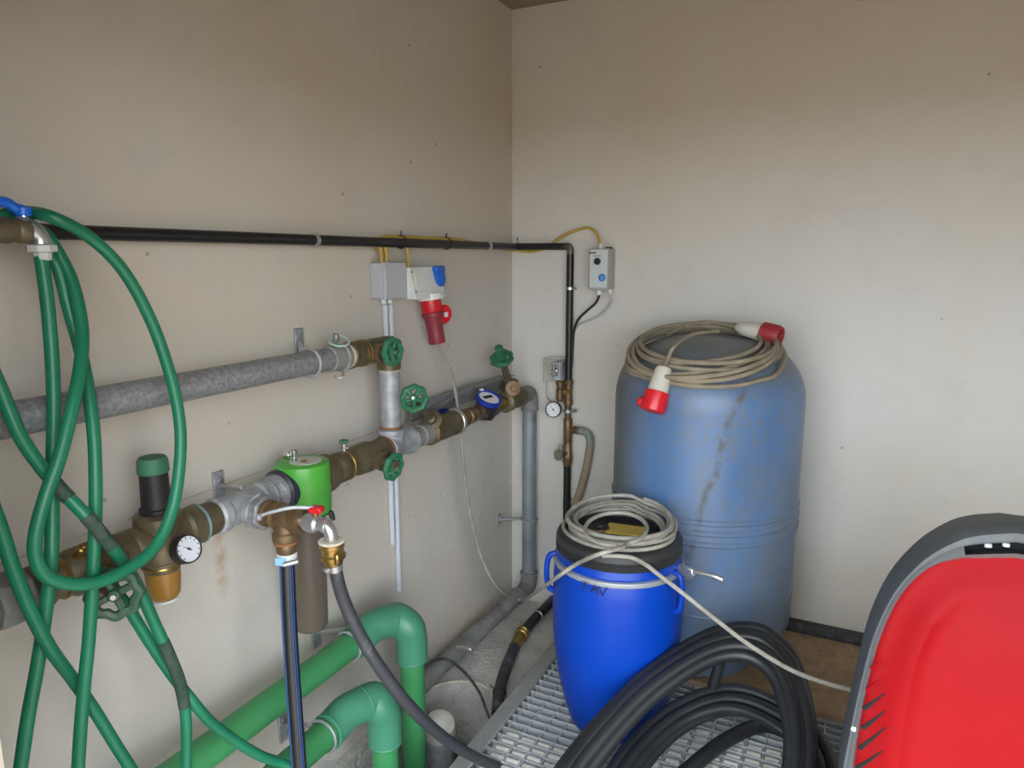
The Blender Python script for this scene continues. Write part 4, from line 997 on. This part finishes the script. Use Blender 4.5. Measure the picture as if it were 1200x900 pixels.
for f0, f1 in ((3.7, 4.25), (4.95, 6.1), (9.55, 11.7)):
    part('dirty_wrap', MB().tube(S4P[int(f0 * 8):int(f1 * 8) + 1], HR * 1.07, seg=12, smooth=False), 'hose_tape', t)

# ------------------------------------------------------------------ floor grating
PX_, PY_ = .051, .034
t = thing('steel_grating', 'raised galvanised steel floor grating in a concrete coloured frame under the blue drum', 'grating', (GX0, GY1, 0))
rt_loc = V((GX0, GY1, 0))
ly = GY0 - GY1; lx = GX1 - GX0
part('frame', MB().box(((FX + GX0) / 2, (GY0 + GY1) / 2, G / 2), (GX0 - FX, ly, G), bev=.004), 'frame', t)
part('frame', MB().box(((GX0 + GX1) / 2, GY0 + .008, G / 2), (GX1 - GX0, .016, G), bev=.003), 'frame', t)
part('frame', MB().box(((GX0 + GX1) / 2, GY1 + .02, G / 2), (GX1 - GX0, .04, G), bev=.004), 'frame', t)
part('frame', MB().box((GX1 - .02, (GY0 + GY1) / 2, G / 2), (.04, ly, G), bev=.004), 'frame', t)
bm_ = MB().box(((GX0 + GX1) / 2, 0, G - .016), (lx - .004, .004, .032), bev=.0008).mesh('bearing_bar', 'grate', (0, 0, 0))
ny = int((ly - .03) / PY_); nx = int((lx - .01) / PX_)
for k in range(ny):
    o = bpy.data.objects.new('bearing_bar', bm_); COL.objects.link(o); o.parent = t; o.location = V((0, GY0 - .025 - PY_ * k, 0)) - rt_loc
bm2 = MB().box((0, (GY0 + GY1) / 2, G - .008), (.004, ly - .02, .014), bev=.0008).mesh('cross_bar', 'grate', (0, 0, 0))
for k in range(nx):
    o = bpy.data.objects.new('cross_bar', bm2); COL.objects.link(o); o.parent = t; o.location = V((GX0 + .02 + PX_ * k, 0, 0)) - rt_loc
# pale rounded pieces added to whiten the cells of the near rows
pmesh = MB().lathe((-.0215, 0, G - .012), (1, 0, 0), [(0, .009), (.004, .0125), (.039, .0125), (.043, .009)], 10).mesh('pale_cell_piece', 'plug')
cnt = 0
for k in range(ny - 1):
    yk_ = GY0 - .025 - PY_ * (k + .5)
    if yk_ > -.72 or yk_ < -1.36: continue
    for i in range(nx - 1):
        xk = GX0 + .02 + PX_ * (i + .5)
        if cnt >= 298 or xk > 1.30 or (xk < .78 and yk_ > -.985) or (xk < .9 and yk_ > -.86) or yk_ < -1.30 + .2 * max(0, xk - .8): continue
        o = bpy.data.objects.new('pale_cell_piece', pmesh); COL.objects.link(o); o.parent = t
        o.location = V((xk + random.uniform(-.001, .001), yk_, random.uniform(-.002, .002))) - rt_loc; cnt += 1

# ------------------------------------------------------------------ boards at the wall foot
BT = G + .022
struct('baseboard_right', MB().box((1.6, -.014, G + .030), (1.1, .028, .052), bev=.003), 'rubber', 'dark strip at the foot of the pale wall')
single('strand_board', MB().box((1.26, -.285, G + .012), (1.16, .485, .019), bev=.002), 'osb', 'brown strand board lying on the grating under the blue tank', 'board', loc=(1.26, -.285, G + .0025))

# ------------------------------------------------------------------ pressure tank
TC = V((.9055, -.319, BT)); TR = .310
zsh = 1.075; dome = .215
def tank_r(z): return TR
prof = [(0, .12)]
prof = []
for i in range(9):
    a = math.pi / 2 * i / 8
    prof.append((.33 - .12 * math.cos(a) - BT, max(.02, TR * math.sin(a) * .995)))
prof += [(.42 - BT, TR)]
def rib(z, h=.005, w=.010): return [(z - w, TR), (z - w * .5, TR + h), (z + w * .5, TR + h), (z + w, TR)]
prof += [(.65 - BT, TR - .001)] + rib(.672 - BT) + rib(.708 - BT) + rib(.742 - BT) + [(.78 - BT, TR), (.96 - BT, TR), (zsh - BT, TR)]
for i in range(1, 15):
    a = math.pi / 2 * i / 14
    c_, s_ = math.cos(a), math.sin(a)
    prof.append((zsh - BT + dome * s_ ** .92, max(.004, TR * c_ ** .72)))
t = thing('pressure_tank', 'large worn blue pressure tank standing against the pale wall', 'tank', TC)
sh = part('shell', MB().lathe(TC, (0, 0, 1), prof, 64), 'tank', t)
part('skirt', MB().lathe(TC, (0, 0, 1), [(0, .19), (.004, .195), (.05, .19), (.10, .20)], 40), 'tank', t)
part('weld_seam', MB().torus(TC + V((0, 0, .43 - BT)), (0, 0, 1), TR - .0012, .003, seg=64, rs=6), 'tank', t)
def dome_z(r):
    r = min(r, TR * .985)
    c_ = (r / TR) ** (1 / .72); a = math.acos(min(1, c_))
    return zsh + dome * math.sin(a) ** .92
def on_dome(x, y, off):
    dx, dy = x - TC.x, y - TC.y; r = math.hypot(dx, dy)
    if r >= TR * .94:
        k = (TR + off) / max(r, 1e-6); f = min(1, (r - TR * .94) / .08)
        return V((TC.x + dx * max(1, min(k, 1.1)) if False else x, y, dome_z(TR * .94) + off - .10 * f))
    e = .004
    g = (dome_z(r + e) - dome_z(max(r - e, 0))) / (2 * e)
    n = V((-g * dx / max(r, 1e-6), -g * dy / max(r, 1e-6), 1)).normalized()
    return V((x, y, dome_z(r))) + n * off

# tan extension cable coiled on the tank
CR = .0074
cen = V((.897, -.415))
pts = []
turns = [(.240, .008, -.004, .002), (.212, -.018, .010, .008), (.232, .020, -.020, .012), (.190, -.010, .022, .006), (.216, .020, .004, .018), (.176, -.014, .016, .014), (.228, .000, -.022, .022), (.196, .014, .012, .026)]
NT = len(turns)
for k in range(NT * 28):
    f = k / 28; i = int(f); u_ = f - i
    A_, B_ = turns[i], turns[min(i + 1, NT - 1)]
    R_, ox, oy, oz = (A_[q] + (B_[q] - A_[q]) * u_ for q in range(4))
    a = 2 * math.pi * u_ + 1.0
    x = cen.x + ox + R_ * math.cos(a); y = cen.y + oy + R_ * math.sin(a) * .90
    pts.append(on_dome(x, y, CR + oz))
t = thing('cable_coil', 'tan extension cable coiled on top of the blue tank', 'cable', TC + V((0, -.08, 1.13)))
part('cable', MB().tube(pts, CR, seg=8, n=2), 'cable_tan', t)
A1 = Y(866, 384, -.30); A3 = Y(919, 395, -.345); dA = (A3 - A1).normalized(); LA = (A3 - A1).length
tie = Y(832, 390, -.225)
part('cable_tie', MB().torus(tie, (1, 0, 0), .011, .003, seg=16, rs=6), 'black', t)
part('plug_lead', MB().tube([Y(782, 392, -.32), Y(805, 381, -.25), Y(832, 378, -.23), A1], CR, seg=8, n=5), 'cable_tan', t)
part('plug', MB().lathe(A1 - dA * .01, dA, [(0, .009), (.010, .015), (.02, .021), (.03, .024), (.05, .026), (LA * .6, .030)], 22), 'cream', t, label='cream plug body')
fr_ = mat('faded_red', (.30, .022, .034), .5, dirt=(.24, .08, .08), dscale=30, dthr=.6)
part('plug_shroud', MB().lathe(A1 + dA * (LA * .6 - .012), dA, [(0, .031), (.004, .036), (.03, .035), (.05, .034), (.062, .030), (.0625, .025), (.03, .024)], 24, cap1=False), fr_, t, label='faded red plug shroud')
pf = A1 + dA * (LA * .6 + .018)
_, u1, v1 = basis(dA)
for k in range(5):
    e = (u1 * math.cos(k * 1.257) + v1 * math.sin(k * 1.257)) * .015
    part('pin', MB().cyl(pf + e, pf + e + dA * .026, .004, seg=8), 'brass', t)
# red-capped coupling hanging over the tank shoulder
B1 = on_cyl(779, 430, TC, TR * .93); B2 = on_cyl(763, 486, TC, TR + .040)
dB = (B2 - B1).normalized(); LB = (B2 - B1).length
lead = [B1]
lead += [Z(783, 420, 1.245), Z(791, 405, 1.285), Z(812, 392, 1.305), Z(842, 388, 1.31)]
part('socket_lead', MB().tube(lead, CR * .8, seg=8, n=6), 'cable_tan', t)
part('socket_body', MB().lathe(B1 - dB * .004, dB, [(0, .011), (.008, .024), (.02, .028), (LB * .55, .033)], 22), 'cream', t, label='cream coupling body')
part('socket_cap', MB().lathe(B1 + dB * (LB * .52), dB, [(0, .033), (.002, .038), (.052, .039), (.062, .037), (.066, .022)], 24).box(B1 + dB * (LB * .52 + .03) - V((.040, .008, .004)), (.024, .022, .026), None, .005), 'red_b', t, label='bright red cap')

# ------------------------------------------------------------------ blue drum
DC = V((.760, -.803, G + .001)); DR = .193
zl_ = on_cyl(725, 673, DC, .186).z - DC.z      # lower edge of the lid
zb1 = on_cyl(725, 683.5, DC, .190).z - DC.z; zb0 = on_cyl(725, 691, DC, .192).z - DC.z
t = thing('plastic_drum', 'bright blue plastic drum with black lid standing on the grating', 'drum', DC)
part('body', MB().lathe(DC, (0, 0, 1), [(0, .125), (.004, .132), (.02, .140), (.08, .158), (.16, .176), (.25, .188), (.262, .190), (.30, .1925), (.38, .1945), (zb0 - .05, .1935), (zb0 - .012, .190), (zb0 + .002, .185), (zb1, .184), (zb1 + .006, .188), (zl_ - .006, .183), (zl_ + .028, .176)], 56), 'drum', t)
part('clamp_band', MB().lathe(DC + V((0, 0, zb0)), (0, 0, 1), [(0, .185), (.002, .1925), ((zb1 - zb0) * .5, .194), (zb1 - zb0 - .002, .1925), (zb1 - zb0, .185)], 56), 'band', t)
part('lid', MB().lathe(DC + V((0, 0, zl_)), (0, 0, 1), [(0, .178), (.002, .185), (.007, .187), (.010, .184), (.014, .187), (.017, .184), (.021, .187), (.024, .184), (.028, .187), (.042, .185), (.050, .180), (.053, .173), (.053, .158), (.040, .150), (.037, .02)], 56), 'lid', t)
LT = DC.z + zl_ + .053; LP = DC.z + zl_ + .038
for a, dz in ((math.radians(205), 0), (math.radians(-15), 0)):
    e = V((math.cos(a), math.sin(a), 0)); w = V((-e.y, e.x, 0))
    p = DC + e * .180
    part('handle', MB().tube([p + V((0, 0, zb1 + .004)), p + e * .026 + V((0, 0, zb1 - .006)), p + e * .034 + V((0, 0, zb0 - .035)), p + e * .028 + V((0, 0, zb0 - .085)), p + e * .010 + V((0, 0, zb0 - .10))], .0085, seg=10, n=5), 'drum', t)
lt = DC + V((.187, -.02, (zb0 + zb1) / 2))
part('latch', MB().box(lt + V((.022, -.008, .012)), (.05, .014, .03), Matrix.Rotation(-.35, 3, 'Z'), .003).tube([lt + V((.0, 0, .012)), lt + V((.05, -.016, .018)), lt + V((.1, -.026, .022)), lt + V((.128, -.03, .018))], .007, seg=8).tube([lt + V((.0, 0, -.014)), lt + V((.03, -.012, -.006)), lt + V((.05, -.016, .014))], .005, seg=8), 'steel', t)
# handwritten letters on the drum
def on_drum(px, py): return on_cyl(px, py, DC, .1935 if py > 688 else .192)
for name, strokes in (('letter_t', [[(686.5, 682), (683, 692)], [(681.5, 680.5), (691, 683)]]), ('letter_a', [[(692, 694), (697, 685), (701, 697)], [(694, 691), (700, 692)]]), ('letter_v', [[(701, 687), (706, 698), (711, 689)]])):
    mm = MB()
    for s in strokes: mm.tube([on_drum(*p) for p in s], .0022, seg=6, smooth=False)
    part(name, mm, 'marker', t)
# yellow label and bung on the lid
lz = LP
lab = Z(728, 622, lz)
part('yellow_label', MB().box((lab.x + .012, lab.y, lz + .004), (.115, .075, .008), Matrix.Rotation(.1, 3, 'Z'), .002), 'yellow_lbl', t, label='yellow label block')
bg_ = Z(703, 621, lz)
part('bung', MB().lathe((bg_.x, bg_.y, lz), (0, 0, 1), [(0, .026), (.014, .026), (.015, .02), (.02, .018)], 16), 'black', t)
part('bung_ring', MB().torus((bg_.x, bg_.y, lz + .006), (0, 0, 1), .026, .005), 'bronze', t)

# pale extension cable: from the plug to a coil on the drum and on towards the red machine
WR = .0060
zc_ = LT
c0 = V((DC.x, DC.y))
a1 = [plug_end - rd * .004, X(523, 424, .10), X(532, 450, .11), X(538, 490, .115), X(542, 530, .11), X(547, 575, .11), X(554, 615, .12), X(565, 655, .14), X(583, 688, .19), Z(610, 703, .16), Y(632, 691, -.80), on_cyl(652, 677, DC, .225), on_cyl(674, 662, DC, .208)]
ed = V((DC.x - .10, DC.y - .165, zc_ + .012))
pts = []
tn = [(.170, -.006, .002, .006), (.152, .010, -.010, .006), (.132, -.016, .006, .006), (.162, .014, .010, .018), (.142, -.010, -.010, .018), (.122, .010, .004, .017), (.160, -.012, .002, .030), (.140, .016, .010, .029), (.152, .002, -.012, .040)]
NT2 = len(tn)
for k in range(NT2 * 24):
    f = k / 24; i = int(f); u_ = f - i
    A_, B_ = tn[i], tn[min(i + 1, NT2 - 1)]
    R_, ox, oy, oz = (A_[q] + (B_[q] - A_[q]) * u_ for q in range(4))
    a = 2 * math.pi * u_ + 1.6
    pts.append(V((c0.x + ox + R_ * math.cos(a), c0.y + oy + R_ * math.sin(a) * .95, zc_ + oz + .012 * max(0, math.sin(a)) * (i % 3))))
# one small upright loop over the yellow label
loopc = Z(722, 616, zc_ + .06)
pts2 = []
for k in range(20):
    a = -1.2 + 2 * math.pi * k / 19
    pts2.append(V((loopc.x - .004 + .085 * math.cos(a), loopc.y + .01 + .095 * math.sin(a), zc_ + .048 + .012 * math.sin(a))))
e0 = [Z(705, 651, zc_ + .022), Z(738, 653, zc_ + .014), on_cyl(757, 662, DC, .200), Y(770, 672, -.955), Y(800, 695, -.945), Y(840, 727, -.94), Y(880, 757, -.93), Y(925, 784, -.92), Y(960, 798, -.90), Y(1000, 809, -.86), Y(1040, 816, -.76), Y(1080, 836, -.70)]
t = thing('extension_cable', 'pale grey extension cable coiled on the drum lid and trailing across', 'cable', DC + V((0, 0, .58)))
part('lead', MB().tube(a1 + [Z(700, 650, zc_ + .045), Z(728, 642, zc_ + .052)] + pts2[1:], WR, seg=8, n=5), 'cable', t)
part('coil', MB().tube(pts, WR, seg=8, n=2), 'cable', t)
part('tail', MB().tube(e0, WR, seg=8, n=6), 'cable', t)

# ------------------------------------------------------------------ black hose coils in front of the tank
def tilted(px, py, p0, n, off): return PLN(px, py, p0 + n * off, n)
# steep coil leaning on the tank
ptop = V((1.05, -.83, .47)); pbot = V((.85, -1.39, .16))
ax_u = V((1, .18, .0)).normalized()
nrm = ax_u.cross(ptop - pbot).normalized()
if nrm.z < 0: nrm = -nrm
def coilpts(ring, offs, wob):
    out = []
    n = len(ring)
    for k, (o, w) in enumerate(zip(offs, wob)):
        for i, (x, y) in enumerate(ring):
            f = i / n; nxt = (offs[k + 1] if k + 1 < len(offs) else o); nw = wob[k + 1] if k + 1 < len(wob) else w
            cx_, cy_ = 815, 905
            s = 1 + (w + (nw - w) * f)
            out.append(tilted(cx_ + (x - cx_) * s, cy_ + (y - cy_) * s, ptop, nrm, o + (nxt - o) * f))
    return out
ring = [(640, 960), (652, 915), (690, 862), (745, 802), (800, 760), (850, 736), (895, 736), (930, 765), (948, 815), (955, 870), (945, 930), (915, 985), (850, 1030), (770, 1045), (690, 1015)]
t = thing('hose_coil', 'thick black hose coil leaning against the blue tank and drum', 'hose', (1.0, -1.0, 0))
part('hose', MB().tube(coilpts(ring, [.0, .004, .024, .0, .030, .02], [.02, -.075, -.03, -.15, -.10, -.2]), .0185, seg=12, n=5), 'coil_hose', t)
part('loose_end', MB().tube([Y(833, 815, -.80), Y(842, 782, -.80), Y(850, 752, -.80)], .016, seg=12), 'coil_hose', t)
# flatter coil on the grating
cxa = [(690, 985, .10), (700, 935, .10), (730, 880, .12), (780, 832, .15), (835, 806, .18), (880, 806, .18), (930, 828, .15), (965, 858, .12), (985, 900, .10), (985, 950, .06), (960, 1000, .04), (880, 1040, .03), (790, 1040, .03), (720, 1020, .05)]
t = thing('hose_coil', 'slimmer black hose coil lying on the grating in front of the leaning coil', 'hose', (1.0, -1.2, 0))
pp = []
loops = [(1.0, 0), (.9, .0), (.82, -.01), (.70, -.02), (.88, -.045)]
for k, (s, dz) in enumerate(loops):
    s2, dz2 = loops[min(k + 1, len(loops) - 1)]
    for i, (x, y, z) in enumerate(cxa):
        f = i / len(cxa); ss = s + (s2 - s) * f
        pp.append(Z(838 + (x - 838) * ss, 925 + (y - 925) * ss, G + max(.02, z + dz + (dz2 - dz) * f)))
part('hose', MB().tube(pp, .0155, seg=12, n=5), 'coil_hose', t)
part('loose_end', MB().tube([Z(795, 912, G + .05), Z(850, 868, G + .05), Z(895, 850, G + .04), Z(930, 862, G + .03)], .021, seg=12), 'coil_hose', t)

# ------------------------------------------------------------------ red machine cover at the right
HY0, HZ0 = -1.25, 1.08
hn = V((0, -1, .20)).normalized()
h0 = V((1.65, HY0, HZ0))
XC = 1.70                                   # axis of symmetry
out_px = [(978, 960), (983, 905), (990, 868), (1003, 810), (1020, 745), (1045, 692), (1080, 652), (1118, 627), (1150, 617), (1190, 614)]
inn_px = [(998, 960), (1001, 905), (1006, 868), (1015, 815), (1033, 748), (1058, 698), (1090, 668), (1125, 657.5), (1152, 656.5), (1190, 656)]
def loop3(px):
    L_ = [PLN(a, b, h0, hn) for a, b in px]
    bot = L_[0]
    # carry the sides straight down to the floor
    down = (L_[0] - L_[1]).normalized()
    foot = bot + down * ((bot.z - .16) / max(-down.z, .2))
    half = [foot, bot.lerp(foot, .5)] + L_
    half = smooth_path(half, 4)
    mir = [V((2 * XC - p.x, p.y, p.z)) for p in reversed(half)]
    return half + mir
LO, LI = loop3(out_px), loop3(inn_px)
nL = len(LO)
t = thing('machine_cover', 'large red machine cover with dark grey surround and side louvres', 'machine', (XC, -1.15, 0))
mid = V((XC, h0.y, 0))
# surround: outer bevel, crown, inner step; with a grip opening across the top
rows = []
back = V((0, .16, .0))
prof_t = [(0.0, -.16, 0), (0.0, -.05, 0), (.06, -.015, 1), (.25, .006, 1), (.45, .008, 1), (.5, .006, 1), (.82, .002, 1), (.88, -.004, 1), (1.0, -.02, 1)]
for tt_, o_, _ in prof_t: rows.append([LO[i].lerp(LI[i], tt_) + hn * o_ for i in range(nL)])
def is_top(i): return abs(LO[i].x - XC) < .145 and LO[i].z > .95
def surf(r0, r1, skip=None):
    m_ = MB(); 
    vs = [p for r in rows[r0:r1 + 1] for p in r]; fs = []
    for r in range(r1 - r0):
        for i in range(nL - 1):
            if skip and (r + r0) in skip and is_top(i) and is_top(i + 1): continue
            fs.append((r * nL + i, r * nL + i + 1, (r + 1) * nL + i + 1, (r + 1) * nL + i))
    return m_.add(vs, fs)
part('surround', surf(0, 6, skip=(5,)), 'hood_grey', t, label='dark grey plastic surround')
part('inner_trim', surf(6, 8), 'hood_edge', t)
# inside of the grip opening
vd = MB(); idx = [i for i in range(nL) if is_top(i)]
ra = [rows[5][i] for i in idx]; rb = [rows[6][i] for i in idx]
dp = -hn * .05
n_ = len(idx)
vd.add(ra + [p + dp for p in ra] + [p + dp for p in rb] + rb, [(r * n_ + i, r * n_ + i + 1, (r + 1) * n_ + i + 1, (r + 1) * n_ + i) for r in range(3) for i in range(n_ - 1)])
part('grip_recess', vd, 'void', t)
for q in (.25, .42, .6):
    p = (ra[int(n_ * q)] + rb[int(n_ * q)]) / 2 + dp * .7
    part('grip_clip', MB().box(p, (.012, .008, .008), None, .002), 'white', t)
# red panel, bulging forward, with a crease along each side
m_ = MB(); K = 24
grid = []
cen_line = [V((XC, p.y, p.z)) for p in LI]
for j in range(K + 1):
    f = j / K
    row = []
    for i in range(nL):
        p = rows[8][i]
        c = V((XC, p.y, p.z)) if p.z < .82 else V((XC, 0, 0)) 
        zc_l = min(p.z, .80); base = V((XC, 0, zc_l)); base.y = h0.y + (zc_l - h0.z) * hn.z / -hn.y * -1
        # point on the tilted plane at the axis of symmetry
        base.y = h0.y - (hn.z / hn.y) * (zc_l - h0.z)
        q = p.lerp(base - hn * .02, f)
        wl = max(0, min(1, (h0.z - .06 - p.z) / .12)); bul = .030 * (1 - (1 - f) ** 2) + wl * (.014 * math.exp(-((f - .25) / .05) ** 2) if f > .25 else .014 * math.exp(-((f - .25) / .12) ** 2))
        row.append(q + hn * bul)
    grid.append(row)
m_.add([p for r in grid for p in r], [(j * nL + i, j * nL + i + 1, (j + 1) * nL + i + 1, (j + 1) * nL + i) for j in range(K) for i in range(nL - 1)])
rp = part('red_panel', m_, 'red_hood', t, label='glossy scuffed red panel')
# louvre slots down the left and right flank
def panel_pt(px, py, off): 
    best = None
    p = PLN(px, py, h0 + hn * off, hn); return p
for k, (xa, ya2, xb2, yb3) in enumerate([(1022, 783, 1033, 774), (1017, 808, 1034, 795), (1013, 830, 1036, 813), (1011, 853, 1037, 833), (1007, 877, 1038, 852), (1004, 900, 1034, 880), (1002, 925, 1032, 905)]):
    for s in (0, 1):
        pa, pb = panel_pt(xa, ya2, .004), panel_pt(xb2, yb3, .020)
        if s: pa, pb = V((2 * XC - pa.x, pa.y, pa.z)), V((2 * XC - pb.x, pb.y, pb.z))
        part('louvre', MB().tube([pa, (pa + pb) / 2 + hn * .002, pb], lambda f: .0045 * (1 - .75 * f), seg=8, n=3), 'void' if k > 1 else 'red_hood', t)
rv = PLN(1000, 853, h0, hn)
part('rivet', MB().lathe(rv - hn * .004, hn, [(0, .006), (.012, .006), (.014, .003)], 12), 'chrome', t)
# body behind and below the cover
part('rear_body', MB().box((XC, -.93, .50), (.42, .30, .45), bev=.05), 'hood_grey', t)
part('base', MB().box((XC, -1.13, G + .076), (.50, .62, .15), bev=.02), 'void', t)

# ------------------------------------------------------------------ small things on the walls and at the wall foot
for px, py, lbl in ((515, 579, 'small white wall plug left of the hanging grey cable'), (603, 565, 'small white wall plug beside the corner drop pipe')):
    p = X(px, py, .0) if px < 600 else X(598, py, .0)
    o = thing('wall_plug', lbl, 'wall plug', p)
    part('collar', MB().lathe((-.004, p.y, p.z), (1, 0, 0), [(0, .007), (.006, .007), (.007, .005)], 14), 'white', o)
    part('screw', MB().hexnut((.002, p.y, p.z), (.006, p.y, p.z), .0035), 'steel', o)
m_ = MB(); rings = []
random.seed(3)
for i in range(15):
    yy = -1.22 - .028 * i; k = math.sin(math.pi * (i + .4) / 15) ** .5
    rings.append([V((-.004 + max(0, .036 * k * math.cos(a)) * random.uniform(.7, 1.25), yy + random.uniform(-.006, .006), -.01 + .055 * k * max(0, math.sin(a)) * random.uniform(.7, 1.3))) for a in [math.pi * .62 * j / 8 - .1 for j in range(9)]])
m_.ring_strip(rings)
single('mortar_mound', m_, 'concrete', 'rough mortar heaped at the wall foot behind the lower green elbow', 'mortar', loc=(.0, -1.4, 0))
GROUPS = {'gate_valve': 'handwheel valves on the wall pipework', 'pipe_clamp': 'zinc wall clamps of the pipework', 'pipe_ring': 'ring clamps of the black pipe',
          'cable_tie': 'cable ties round the black pipe', 'conduit': 'grey conduits below the junction box', 'plastic_pipe': 'green plastic pipes along the wall',
          'hose_coil': 'black hose coils on the grating', 'wall_plug': 'wall plugs in the left wall'}
for o in list(bpy.data.objects):
    k = o.name.split('.')[0]
    if o.parent is None and k in GROUPS: o['group'] = GROUPS[k]
